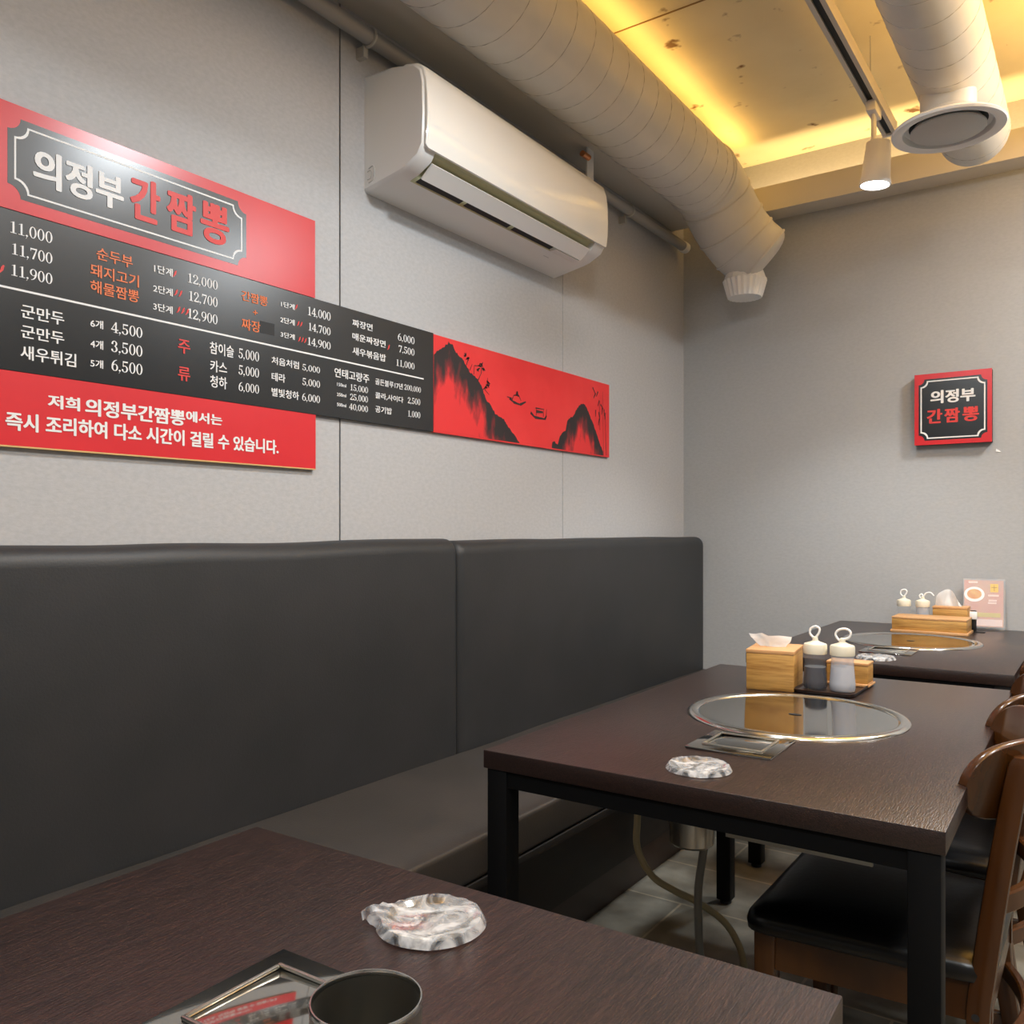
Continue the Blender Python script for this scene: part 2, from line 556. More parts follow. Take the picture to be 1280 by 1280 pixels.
def number_mesh(s):
    me = bpy.data.meshes.new('numerals')
    out = B()
    x = 0.0
    for ch in s:
        b, adv = digit(ch)
        tmp = bpy.data.meshes.new('g')
        bmesh.ops.translate(b, verts=b.verts, vec=(x, 0, 0))
        b.to_mesh(tmp)
        b.free()
        out.from_mesh(tmp)
        bpy.data.meshes.remove(tmp)
        x += adv
    out.to_mesh(me)
    out.free()
    return me, x - 0.03

def lettering(name, s, u0, u1, v0, v1, place, m, parent, weight=0.02):
    """Write s so that it fills u0..u1 by v0..v1; place(u, v) gives the point on the sign."""
    o, eu, ev = Vector(place(0, 0)), Vector(place(1, 0)), Vector(place(0, 1))
    nrm = (eu - o).cross(ev - o).normalized()      # the readable side
    if all(c in '0123456789,' for c in s):
        me, wd = number_mesh(s)
        for v in me.vertices:
            v.co = Vector(place(u0 + (u1 - u0) * v.co.x / wd, v0 + (v1 - v0) * v.co.y)) + nrm * v.co.z
    else:
        src = glyph_mesh(s, 0.0)
        out = B()
        for k in range(12):
            q = 2 * PI * k / 12
            n0 = len(out.verts)
            out.from_mesh(src)
            out.verts.ensure_lookup_table()
            for v in out.verts[n0:]:
                v.co.x += weight * 1.25 * math.cos(q)
                v.co.y += weight * 0.7 * math.sin(q)
                v.co.z = 0.00003 * k
        me = bpy.data.meshes.new('lettering')
        out.to_mesh(me)
        out.free()
        xs = [v.co.x for v in me.vertices]
        ys = [v.co.y for v in me.vertices]
        x0, x1, y0, y1 = min(xs), max(xs), min(ys), max(ys)
        for v in me.vertices:
            v.co = Vector(place(u0 + (u1 - u0) * (v.co.x - x0) / (x1 - x0), v0 + (v1 - v0) * (v.co.y - y0) / (y1 - y0))) + nrm * v.co.z
    me.materials.clear()
    return link(name, me, m, parent, None)

MENU=[('11,000',0.777,0.857,1.6540,1.6760,'W'),('11,700',0.780,0.857,1.6140,1.6350,'W'),('11,900',0.779,0.857,1.5740,1.5950,'W'),('순두부',0.946,1.025,1.6470,1.6720,'O'),('돼지고기',0.933,1.039,1.6100,1.6360,'O'),('해물짬뽕',0.933,1.039,1.5770,1.6030,'O'),('1단계',1.074,1.119,1.6520,1.6700,'W'),('12,000',1.155,1.235,1.6500,1.6710,'W'),('2단계',1.072,1.119,1.6090,1.6260,'W'),('12,700',1.158,1.235,1.6100,1.6320,'W'),('3단계',1.072,1.119,1.5700,1.5870,'W'),('12,900',1.155,1.235,1.5700,1.5920,'W'),('간짬뽕',1.302,1.379,1.6420,1.6660,'O'),('+',1.335,1.349,1.6150,1.6260,'O'),('짜장',1.302,1.357,1.5730,1.6000,'O'),('1단계',1.420,1.464,1.6520,1.6660,'W'),('14,000',1.506,1.586,1.6490,1.6710,'W'),('2단계',1.418,1.464,1.6120,1.6270,'W'),('14,700',1.508,1.586,1.6100,1.6300,'W'),('3단계',1.419,1.464,1.5760,1.5900,'W'),('14,900',1.505,1.586,1.5720,1.5920,'W'),('짜장면',1.666,1.744,1.6510,1.6710,'W'),('매운짜장면',1.666,1.797,1.6140,1.6340,'W'),('새우볶음밥',1.666,1.798,1.5740,1.5950,'W'),('6,000',1.848,1.921,1.6460,1.6670,'W'),('7,500',1.851,1.921,1.6120,1.6320,'W'),('11,000',1.840,1.921,1.5710,1.5900,'W'),('군만두',0.798,0.880,1.4980,1.5240,'W'),('군만두',0.798,0.880,1.4600,1.4850,'W'),('새우튀김',0.797,0.904,1.4190,1.4460,'W'),('6개',0.933,0.960,1.5060,1.5230,'W'),('4개',0.933,0.960,1.4640,1.4820,'W'),('5개',0.933,0.960,1.4250,1.4420,'W'),('4,500',0.977,1.047,1.5040,1.5260,'W'),('3,500',0.977,1.047,1.4640,1.4870,'W'),('6,500',0.977,1.047,1.4250,1.4480,'W'),('주',1.132,1.163,1.4880,1.5190,'D'),('류',1.132,1.163,1.4270,1.4580,'D'),('참이슬',1.214,1.280,1.5000,1.5280,'W'),('5,000',1.293,1.353,1.5030,1.5260,'W'),('카스',1.215,1.261,1.4590,1.4860,'W'),('5,000',1.293,1.353,1.4640,1.4860,'W'),('청하',1.215,1.261,1.4230,1.4510,'W'),('6,000',1.293,1.353,1.4250,1.4460,'W'),('처음처럼',1.391,1.478,1.5040,1.5230,'W'),('5,000',1.489,1.549,1.5040,1.5200,'W'),('테라',1.391,1.434,1.4630,1.4840,'W'),('5,000',1.489,1.549,1.4660,1.4840,'W'),('별빛청하',1.391,1.478,1.4250,1.4460,'W'),('6,000',1.488,1.549,1.4260,1.4450,'W'),('연태고량주',1.600,1.731,1.5030,1.5280,'W'),('150ml',1.609,1.643,1.4800,1.4890,'W'),('15,000',1.657,1.726,1.4750,1.4920,'W'),('250ml',1.609,1.643,1.4530,1.4620,'W'),('25,000',1.657,1.726,1.4490,1.4660,'W'),('500ml',1.609,1.643,1.4260,1.4350,'W'),('40,000',1.654,1.726,1.4220,1.4390,'W'),('골든블루17년',1.755,1.869,1.5040,1.5220,'W'),('200,000',1.876,1.950,1.5060,1.5220,'W'),('콜라,사이다',1.755,1.872,1.4650,1.4830,'W'),('2,500',1.891,1.947,1.4680,1.4860,'W'),('공기밥',1.755,1.823,1.4260,1.4450,'W'),('1,000',1.891,1.947,1.4290,1.4470,'W'),]
TITLE= [('의정부', 0.82, 1.005, 1.76, 1.832, 'W'), ('간', 1.019, 1.089, 1.755, 1.847, 'D'), ('짬', 1.104, 1.178, 1.755, 1.847, 'D'), ('뽕', 1.189, 1.267, 1.755, 1.847, 'D')]
NOTICE= [('저희', 0.848, 0.912, 1.332, 1.359, 'W'), ('의정부간짬뽕', 0.922, 1.15, 1.326, 1.361, 'W'), ('에서는', 1.152, 1.248, 1.337, 1.362, 'W'), ('즉시 조리하여 다소 시간이 걸릴 수 있습니다.', 0.77, 1.413, 1.282, 1.317, 'W')]
PEP=[(0.764, 1.582, 1, 0.022), (1.125, 1.662, 1, 0.02), (1.128, 1.621, 2, 0.02), (1.134, 1.584, 3, 0.02), (1.47, 1.662, 1, 0.018), (1.476, 1.621, 2, 0.018), (1.48, 1.582, 3, 0.018), (1.81, 1.619, 1, 0.022)]
MT1= [(2.011, 1.633), (2.039, 1.652), (2.062, 1.664), (2.082, 1.681), (2.103, 1.679), (2.115, 1.66), (2.135, 1.646), (2.152, 1.641), (2.165, 1.63), (2.19, 1.605), (2.212, 1.598), (2.234, 1.585), (2.252, 1.571), (2.261, 1.557), (2.279, 1.524), (2.301, 1.516), (2.315, 1.501), (2.334, 1.484), (2.362, 1.476), (2.381, 1.473), (2.395, 1.458), (2.42, 1.44), (2.449, 1.421), (2.475, 1.401)]
MT2= [(2.688, 1.4), (2.692, 1.421), (2.705, 1.425), (2.728, 1.412), (2.746, 1.447), (2.769, 1.465), (2.787, 1.472), (2.799, 1.511), (2.823, 1.526), (2.841, 1.531), (2.866, 1.559), (2.884, 1.577), (2.909, 1.588), (2.929, 1.589), (2.948, 1.575), (2.974, 1.549), (3.0, 1.519), (3.02, 1.495), (3.053, 1.445), (3.081, 1.414)]

def top_root(o):
    while o.parent is not None:
        o = o.parent
    return o

def part(name, bm, m, parent, sharp=35):
    """a part modelled in room coordinates under a thing that is not rotated"""
    bmesh.ops.translate(bm, verts=bm.verts, vec=-Vector(top_root(parent).location))
    return obj(name, bm, m, parent, sharp)

def letters(name, s, u0, u1, v0, v1, place, m, parent, weight=0.02):
    o = lettering(name, s, u0, u1, v0, v1, place, m, parent, weight)
    o.data.transform(Matrix.Translation(-Vector(top_root(parent).location)))
    return o

# ------------------------------------------------------------------ the room
ZC = 2.795
YB = 3.92
struct('floor', bx(-0.1, 5.0, -3.0, 4.0, -0.05, 0.0), M['floor'])
struct('ceiling', bx(-0.1, 5.0, -3.0, 4.0, ZC, ZC + 0.05), M['ceiling'])
b = B()
for y0, y1 in ((-3.0, 1.629), (1.635, 2.7835), (2.787, YB)):
    box(b, -0.012, 0.0, y0, y1, 0.0, ZC)
struct('wall_left', b, M['wall'])
struct('trim_1', bx(-0.05, -0.010, 1.62, 1.645, 0.0, ZC), M['gap'])
struct('trim_2', bx(-0.05, -0.010, 2.775, 2.795, 0.0, ZC), M['gap'])
struct('wall_back', bx(-0.05, 5.0, YB, YB + 0.08, 0.0, ZC), M['wallback'])
struct('wall_right', bx(5.0, 5.08, -3.0, 4.0, 0.0, ZC), M['wall'])
struct('wall_front', bx(-0.05, 5.0, -3.08, -3.0, 0.0, ZC), M['wall'])
b = B()
box(b, 0.34, 5.0, 3.79, 3.805, 2.52, 2.632)
box(b, 0.34, 5.0, 3.805, YB, 2.52, 2.532)
box(b, 0.34, 0.352, 3.805, YB, 2.532, 2.632)
struct('trim_3', b, M['trim'])
b = B()
box(b, 0.0, 0.150, -3.0, 3.79, 2.52, 2.532)
box(b, 0.130, 0.142, -3.0, 3.79, 2.532, 2.632)
struct('trim_5', b, M['trim'])  # added ledge, blocks the duct strip's light from the wall below
# slim joint lines across the ceiling boards
b = B()
box(b, 0.0, 5.0, 2.598, 2.602, ZC - 0.003, ZC + 0.01)
struct('trim_4', b, mat('ceiling_joint', srgb(150, 120, 70), 0.7))

t = tag(obj('paper_scrap', prism(B(), [(1.338, 1.408), (1.357, 1.405), (1.352, 1.411), (1.340, 1.419)],
        lambda u, v: (u, YB, v), lambda u, v: (u, YB - 0.002, v)), M['tissue']),
        'tiny scrap of white paper stuck on the back wall below the square sign', 'paper')

# ------------------------------------------------------------------ banquette
def pillow(x0, x1, y0, y1, z0, z1, r, ny=40, wob=0.0, er=None, seed=0):
    bm = B()
    er = er or r
    st = []
    k = 6
    for i in range(k + 1):
        a = PI / 2 * i / k
        st.append((y0 + er * (1 - math.cos(a)), er * (1 - math.sin(a))))
    for i in range(1, ny):
        st.append((y0 + er + (y1 - y0 - 2 * er) * i / ny, 0.0))
    for i in range(k + 1):
        a = PI / 2 * (1 - i / k)
        st.append((y1 - er * (1 - math.cos(a)), er * (1 - math.sin(a))))
    rings = []
    for y, e in st:
        e = min(e, 0.9 * er)
        ring = []
        for u, v in rrect(x0 + e * 0.3, x1 - e, z0, z1 - e, max(r - e * 0.5, 0.004), 6):
            wz = wob * noise.noise((y * 3.1 + seed, 0.3, 0)) if v > z1 - 2 * r else 0.0
            wx = wob * 0.5 * noise.noise((y * 2.3 + seed, v * 3, 5.0))
            ring.append((u + (wx if u > (x0 + x1) / 2 else 0), y, v + wz))
        rings.append(ring)
    return loft(bm, rings)

t = thing('banquette', 'long built-in charcoal leather bench with high back along left wall', 'bench', (0, 1.65, 0))
part('back_cushion', pillow(0.002, 0.111, -0.6, 2.008, 0.39, 1.065, 0.042, 60, 0.006, 0.02), M['leather'], t, 60)
part('back_cushion', pillow(0.002, 0.111, 2.012, YB - 0.002, 0.39, 1.062, 0.042, 50, 0.003, 0.028, 4), M['leather'], t, 60)
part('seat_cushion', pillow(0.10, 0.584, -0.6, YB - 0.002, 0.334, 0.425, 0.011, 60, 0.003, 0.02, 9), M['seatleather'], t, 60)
part('seat_board', bx(0.02, 0.586, -0.6, YB - 0.002, 0.312, 0.333, 0.003), M['basewood'], t)
part('base_panel', bx(0.02, 0.513, -0.6, YB - 0.002, 0.10, 0.312), M['basewood'], t)
part('plinth', bx(0.02, 0.508, -0.6, YB - 0.002, 0.0, 0.10), M['traybrown'], t)

# ------------------------------------------------------------------ menu boards on the left wall
XF = 0.0128
LW = lambda x: (lambda u, v: (x, u, v))

def notch(u0, u1, v0, v1, r, k=6):
    out = []
    for cx, cy, a0, a1 in ((u0, v0, 90, 0), (u1, v0, 180, 90), (u1, v1, 270, 180), (u0, v1, 360, 270)):
        for i in range(k + 1):
            a = math.radians(a0 + (a1 - a0) * i / k)
            out.append((cx + r * math.cos(a), cy + r * math.sin(a)))
    return out

def frame_line(u0, u1, v0, v1, r, wd, f):
    bm = B()
    o_ = notch(u0, u1, v0, v1, r)
    i_ = notch(u0 + wd, u1 - wd, v0 + wd, v1 - wd, r)
    a = [bm.verts.new(f(*p)) for p in o_]
    c = [bm.verts.new(f(*p)) for p in i_]
    for i in range(len(a)):
        j = (i + 1) % len(a)
        bm.faces.new((a[i], a[j], c[j], c[i]))
    return bm

t = thing('shop_sign', 'wide red sign board with notched black name plate above the black menu', 'sign', (0, 1.0, 1.698))
part('panel', bx(0, 0.012, 0.45, 1.533, 1.698, 1.899), M['red'], t)
b = B(); flat(b, notch(0.774, 1.316, 1.722, 1.868 + 0.006, 0.024), LW(0.0123))
part('name_plate', b, M['boardblk'], t, None)
part('plate_border', frame_line(0.786, 1.304, 1.733, 1.862, 0.024, 0.0035, LW(0.0126)), M['W'], t, None)
for s, a, c, z0, z1, k in TITLE:
    letters('name_lettering', s, a, c, z0, z1, LW(XF + 0.0004), M['W' if k == 'W' else 'D'], t, 0.035)

t = thing('menu_board', 'long black menu board with white prices and orange dish names', 'menu board', (0, 1.2, 1.395))
part('panel', bx(0, 0.012, 0.45, 2.009, 1.395, 1.6965), M['boardblk'], t)
b = B(); flat(b, [(0.45, 1.5475), (1.963, 1.5475), (1.963, 1.5515), (0.45, 1.5515)], LW(0.0126))
part('divider_line', b, M['W'], t, None)
b = B(); flat(b, [(1.357, 1.575), (1.40, 1.575), (1.40, 1.604), (1.357, 1.604)], LW(0.0125))
part('cover_patch', b, M['patch'], t, None)
for s, a, c, z0, z1, k in MENU:
    nm = 'price_lettering' if s[0].isdigit() and ',' in s else 'menu_lettering'
    letters(nm, s, a, c, z0, z1, LW(XF), M[k], t, 0.016)
for y, z, n, s in PEP:
    b = B()
    for i in range(n):
        y0 = y + i * s * 0.55
        flat(b, [(y0 - s * .3, z - s * .42), (y0 - s * .1, z - s * .36), (y0 + s * .12, z - s * .1), (y0 + s * .22, z + s * .3),
                 (y0 + s * .1, z + s * .34), (y0 - s * .05, z + s * .15), (y0 - s * .15, z - s * .2)], LW(XF))
    part('pepper_icon', b, M['D'], t, None)

t = thing('landscape_panel', 'red wall panel printed with black ink mountains and boats', 'wall panel', (0, 2.57, 1.394))
part('panel', bx(0, 0.012, 2.010, 3.135, 1.394, 1.694), M['landred'], t)

def mountain(ridge, base):
    bm = B()
    uv = bm.loops.layers.uv.new('UVMap')
    fine = []
    for p, q in zip(ridge, ridge[1:]):
        for i in range(4):
            f = i / 4
            fine.append((p[0] + (q[0] - p[0]) * f, p[1] + (q[1] - p[1]) * f + 0.006 * noise.noise((p[0] * 40 + i, p[1] * 30, 0))))
    fine.append(ridge[-1])
    N = 8
    V = [[bm.verts.new((0.0126, u, base + max(v - base, 0.002) * j / N)) for j in range(N + 1)] for u, v in fine]
    for i in range(len(V) - 1):
        for j in range(N):
            f = bm.faces.new((V[i][j], V[i + 1][j], V[i + 1][j + 1], V[i][j + 1]))
            for l, (ii, jj) in zip(f.loops, ((i, j), (i + 1, j), (i + 1, j + 1), (i, j + 1))):
                d = (fine[ii][1] - base) * (1 - jj / N)
                l[uv].uv = (ii / len(V), 1.0 - d / 0.19)
    return bm
part('ink_mountain', mountain(MT1, 1.398), M['ink'], t, None)
part('ink_mountain', mountain(MT2, 1.398), M['ink'], t, None)

def strokes(lines):
    bm = B()
    for pts, wd in lines:
        for p, q in zip(pts, pts[1:]):
            d = Vector((q[0] - p[0], q[1] - p[1]))
            if d.length < 1e-6:
                continue
            n = Vector((-d.y, d.x)).normalized() * wd / 2
            flat(bm, [(p[0] + n.x, p[1] + n.y), (p[0] - n.x, p[1] - n.y), (q[0] - n.x * .5, q[1] - n.y * .5), (q[0] + n.x * .5, q[1] + n.y * .5)], LW(0.0128))
    return bm
b = strokes([([(2.415, 1.549), (2.439, 1.538), (2.479, 1.534), (2.515, 1.548)], .010), ([(2.43, 1.545), (2.44, 1.562), (2.47, 1.566), (2.485, 1.548)], .004),
             ([(2.455, 1.562), (2.46, 1.578), (2.468, 1.56)], .009), ([(2.40, 1.552), (2.43, 1.551)], .003)])
part('ink_boat', b, M['inkblack'], t, None)
b = strokes([([(2.546, 1.514), (2.573, 1.500), (2.640, 1.500), (2.652, 1.514)], .011), ([(2.584, 1.522), (2.628, 1.524)], .012), ([(2.578, 1.534), (2.636, 1.535)], .005),
             ([(2.648, 1.505), (2.652, 1.538)], .004), ([(2.582, 1.508), (2.584, 1.534)], .003), ([(2.63, 1.508), (2.632, 1.534)], .003)])
part('ink_boat', b, M['inkblack'], t, None)
tr = [([(2.173, 1.625), (2.185, 1.650)], .004)]
random.seed(3)
for (u, v) in ((2.170, 1.655), (2.178, 1.648), (2.244, 1.632), (2.255, 1.640), (2.266, 1.628), (2.236, 1.622), (2.288, 1.575), (2.276, 1.570), (2.292, 1.585)):
    for k in range(4):
        a = random.uniform(0, 2 * PI)
        tr.append(([(u, v), (u + .011 * math.cos(a), v + .009 * math.sin(a))], .006))
tr += [([(2.19, 1.61), (2.203, 1.632)], .003), ([(2.212, 1.60), (2.215, 1.63), (2.24, 1.632)], .003), ([(2.235, 1.585), (2.252, 1.61), (2.255, 1.638)], .004),
       ([(2.258, 1.555), (2.285, 1.575)], .004), ([(2.27, 1.56), (2.296, 1.545)], .003), ([(2.285, 1.575), (2.287, 1.60)], .003)]
part('ink_tree', strokes(tr), M['inkblack'], t, None)
bb = [([(3.055, 1.50), (3.053, 1.617)], .003), ([(3.108, 1.40), (3.100, 1.56)], .003), ([(3.085, 1.40), (3.078, 1.66)], .002)]
for (u, v) in ((2.995, 1.665), (3.02, 1.645), (3.04, 1.655), (3.05, 1.62), (3.06, 1.605), (3.02, 1.578), (3.045, 1.572), (3.05, 1.545), (3.09, 1.588), (3.10, 1.575), (3.075, 1.592)):
    a = random.uniform(-2.4, -0.6)
    bb.append(([(u, v), (u + .028 * math.cos(a), v + .028 * math.sin(a))], .007))
part('ink_bamboo', strokes(bb), M['inkblack'], t, None)

t = thing('notice_board', 'red notice strip with white lettering below the black menu', 'notice', (0, 1.0, 1.2505))
part('panel', bx(0, 0.012, 0.45, 1.535, 1.2535, 1.3940), M['noticered'], t)
part('edge_strip', bx(0, 0.0125, 0.45, 1.535, 1.2505, 1.2535), M['gold'], t)
for s, a, c, z0, z1, k in NOTICE:
    letters('notice_lettering', s, a, c, z0, z1, LW(XF), M['W'], t, 0.032)

# ------------------------------------------------------------------ square sign on the back wall
BW = lambda y: (lambda u, v: (u, y, v))
t = thing('square_sign', 'small square red sign with notched black plate on the back wall', 'sign', (1.1875, YB, 1.445))
part('panel', bx(1.046, 1.329, YB - 0.04, YB - 0.036, 1.445, 1.738), M['red'], t)
part('backing', bx(1.047, 1.328, YB - 0.036, YB, 1.446, 1.737), M['black'], t)
b = B(); flat(b, notch(1.062, 1.313, 1.463, 1.716, 0.022), BW(YB - 0.0403))
part('name_plate', b, M['boardblk'], t, None)
part('plate_border', frame_line(1.069, 1.306, 1.470, 1.709, 0.024, 0.005, BW(YB - 0.0406)), M['W'], t, None)
for s, a, c, z0, z1, k in (('의정부', 1.106, 1.271, 1.613, 1.667, 'W'), ('간', 1.093, 1.151, 1.532, 1.591, 'D'), ('짬', 1.158, 1.215, 1.532, 1.591, 'D'), ('뽕', 1.224, 1.284, 1.532, 1.591, 'D')):
    letters('name_lettering', s, a, c, z0, z1, BW(YB - 0.0408), M[k], t, 0.035)

# ------------------------------------------------------------------ air conditioner
t = thing('air_conditioner', 'long white wall mounted air conditioner under the grey round duct', 'air conditioner', (0, 2.23, 2.038))
Y0, Y1 = 1.725, 2.735
prof = [(0, 2.038), (0.0, 2.366), (0.10, 2.362), (0.185, 2.344), (0.207, 2.325), (0.216, 2.29), (0.218, 2.20), (0.214, 2.118), (0.197, 2.092), (0.150, 2.068), (0.120, 2.060)]
chan = [(0, 2.038), (0.0, 2.366), (0.10, 2.362), (0.185, 2.344), (0.207, 2.325), (0.216, 2.29), (0.218, 2.20), (0.214, 2.118), (0.195, 2.118), (0.140, 2.090), (0.120, 2.060)]
b = B()
def ex(pr, y0, y1, r0=0.0, r1=0.0):
    cx = sum(p[0] for p in pr) / len(pr); cz = sum(p[1] for p in pr) / len(pr)
    sh = lambda y, f: [(max(0, cx + (x - cx) * f) if x > 0 else 0, y, cz + (z - cz) * f) for x, z in pr]
    rings = ([sh(y0, 0.94), sh(y0 + 0.004, 0.975)] if r0 else []) + [sh(y0 + (0.012 if r0 else 0), 1), sh(y1 - (0.012 if r1 else 0), 1)] + ([sh(y1 - 0.004, 0.975), sh(y1, 0.94)] if r1 else [])
    loft(b, rings)
ex(prof, Y0, Y0 + 0.055, 1, 0)
ex(chan, Y0 + 0.055, Y1 - 0.075)
ex(prof, Y1 - 0.075, Y1, 0, 1)
part('body', b, M['white'], t, 30)
fp = [(0.150, 2.3585), (0.187, 2.349), (0.212, 2.331), (0.2225, 2.300), (0.2275, 2.25), (0.2285, 2.20), (0.227, 2.150), (0.222, 2.112)]
b = B()
rings = []
for y, e in ((Y0 + 0.006, 0.010), (Y0 + 0.009, 0.004), (Y0 + 0.016, 0.0), (Y1 - 0.018, 0.0), (Y1 - 0.008, 0.004), (Y1 - 0.003, 0.012), (Y1 - 0.001, 0.022)):
    n = len(fp)
    out = []
    for i, (x, z) in enumerate(fp):
        sz = (z - 2.235) * (1 - e / 0.125) + 2.235
        out.append((x - e * 0.25, y, sz))
    inn = [(x - 0.007, y, z) for x, _, z in reversed(out)]
    rings.append(out + inn)
loft(b, rings)
part('front_panel', b, M['whiteg'], t, 40)
b = B()
q = [(0.2135, 2.1175), (0.1945, 2.117), (0.1405, 2.089), (0.1205, 2.0605)]
for (p, r) in zip(q, q[1:]):
    b.faces.new([b.verts.new(v) for v in ((p[0], Y0 + 0.056, p[1] - .0006), (p[0], Y1 - 0.076, p[1] - .0006), (r[0], Y1 - 0.076, r[1] - .0006), (r[0], Y0 + 0.056, r[1] - .0006))])
part('outlet', b, M['vent'], t, None)
# louvre flap, tilted open across the outlet
b = B()
p0, p1 = Vector((0.195, 0, 2.092)), Vector((0.156, 0, 2.060))
d = (p1 - p0).normalized(); nn = Vector((-d.z, 0, d.x)) * 0.003
sec = [p0 + nn, p1 + nn, p1 - nn, p0 - nn]
loft(b, [[(v.x, y, v.z) for v in sec] for y in (Y0 + 0.062, Y1 - 0.085)])
part('louvre', b, M['white'], t)
b = B()
for y0, y1 in ((1.795, 1.99), (2.008, 2.235), (2.255, 2.49)):
    b.faces.new([b.verts.new(v) for v in ((0.150, y0, 2.0675), (0.150, y1, 2.0675), (0.127, y1, 2.0610), (0.127, y0, 2.0610))])
part('dark_slot', b, M['black'], t, None)
part('slot_cover', bx(0.124, 0.150, 2.50, 2.655, 2.058, 2.0675), M['white'], t)
b = B()
tube(b, smooth_path([(0.017, Y0 - 0.0005, 2.10), (0.034, Y0 - 0.0005, 2.104), (0.040, Y0 - 0.0005, 2.085), (0.034, Y0 - 0.0005, 2.066), (0.017, Y0 - 0.0005, 2.060)], 5), 0.0013, 6)
tube(b, smooth_path([(0.012, Y0 - 0.0005, 2.092), (0.024, Y0 - 0.0005, 2.094), (0.028, Y0 - 0.0005, 2.084), (0.024, Y0 - 0.0005, 2.072), (0.012, Y0 - 0.0005, 2.07)], 5), 0.0013, 6)
part('pipe_knockout', b, M['grey'], t, None)
b = B()
for k in range(2):
    b.faces.new([b.verts.new(v) for v in ((0.098 - k * .008, 2.515, 2.0563 - k * .0017), (0.098 - k * .008, 2.548, 2.0563 - k * .0017), (0.094 - k * .008, 2.548, 2.0553 - k * .0017), (0.094 - k * .008, 2.515, 2.0553 - k * .0017))])
part('printed_mark', b, M['grey'], t, None)

# ------------------------------------------------------------------ round duct on the left
R1 = 0.15
CXD, CZD = 0.305, 2.575
t = thing('round_duct', 'large grey spiral duct above the air conditioner, bent at its end', 'duct', (CXD, 1.5, CZD))
part('pipe', tube(B(), [(CXD, -1.0, CZD), (CXD, 0.5, CZD), (CXD, 2.0, CZD), (CXD, 3.42, CZD)], R1, 48), M['duct'], t, 50)
b = B()
pts = []
turns, L0, L1 = 40, -0.9, 3.42
for i in range(turns * 24 + 1):
    a = 2 * PI * i / 24
    pts.append((CXD + (R1 + .0004) * math.cos(a), L0 + (L1 - L0) * i / (turns * 24), CZD + (R1 + .0004) * math.sin(a)))
tube(b, pts, 0.0013, 4)
part('spiral_seam', b, M['ductseam'], t, None)
ep = smooth_path([(CXD, 3.38, CZD), (0.308, 3.50, 2.555), (0.338, 3.62, 2.445), (0.385, 3.69, 2.36), (0.440, 3.735, 2.300)], 6)
end_t = (ep[-1] - ep[-2]).normalized()
ep += [ep[-1] + end_t * q for q in (.012, .024, .034, .040)]
part('elbow', tube(B(), ep, [0.152] * 14 + [0.150] * 6 + [0.148] * 4 + [0.146, .140, .128, .108, .082], 48), M['duct'], t, 50)
def collar(i, r, rr=0.006):
    p = ep[i]; tg = (ep[min(i + 1, len(ep) - 1)] - ep[i - 1]).normalized()
    u = tg.cross(Vector((0, 0, 1))).normalized(); v = tg.cross(u)
    bm = B()
    return tube(bm, [p + r * (u * math.cos(2 * PI * k / 48) + v * math.sin(2 * PI * k / 48)) for k in range(49)], rr, 6, False)
for i, r in ((1, .152), (8, .151), (13, .152), (18, .150), (24, .147)):
    part('collar_ring', collar(i, r), M['duct'], t, 60)
b = B()
vc = (0.386, 3.70, 0)
n = 44
rings = []
for z, r in ((2.235, .080), (2.206, .086), (2.198, .092), (2.190, .090), (2.135, .075), (2.122, .070)):
    rings.append([(vc[0] + (r + (.004 if (i % 2 and z < 2.21) else 0)) * math.cos(2 * PI * i / n), vc[1] + (r + (.004 if (i % 2 and z < 2.21) else 0)) * math.sin(2 * PI * i / n), z) for i in range(n)])
loft(b, rings)
part('vent_cap', b, M['white'], t, 20)

# hanger strap and copper stub behind the air conditioner
t = thing('hanger_strap', 'narrow white strap hanging the duct behind the air conditioner', 'strap', (0.10, 2.80, 2.37))
part('strap', bx(0.111, 0.117, 2.770, 2.818, 2.33, 2.521), M['white'], t)
part('fixing_plate', bx(0.0, 0.117, 2.770, 2.818, 2.324, 2.330), M['white'], t)
t = tag(obj('copper_pipe', tube(B(), [(0.12, 2.728, 2.480), (0.12, 2.775, 2.480)], 0.011, 16), M['copper']),
        'short copper pipe end poking out beside the white strap', 'pipe')

t = thing('conduit_pipe', 'thin grey conduit running along left wall below the duct', 'pipe', (0.07, 1.5, 2.45))
part('tube', tube(B(), [(0.045, -0.8, 2.445), (0.045, 1.0, 2.445), (0.045, 3.80, 2.445)], 0.022, 20), M['conduit'], t, 60)
for y in (1.70, 3.25):
    bm = B()
    tube(bm, [(0.045 + .024 * math.cos(a), y, 2.445 + .024 * math.sin(a)) for a in [2 * PI * k / 20 for k in range(21)]], 0.005, 6, False)
    box(bm, 0.0, 0.03, y - .008, y + .008, 2.395, 2.425)
    part('clamp', bm, M['ductseam'], t)
bm = B(); tube(bm, [(0.045, 3.80, 2.445), (0.045, 3.84, 2.445)], 0.026, 20)
part('end_cap', bm, M['white'], t)

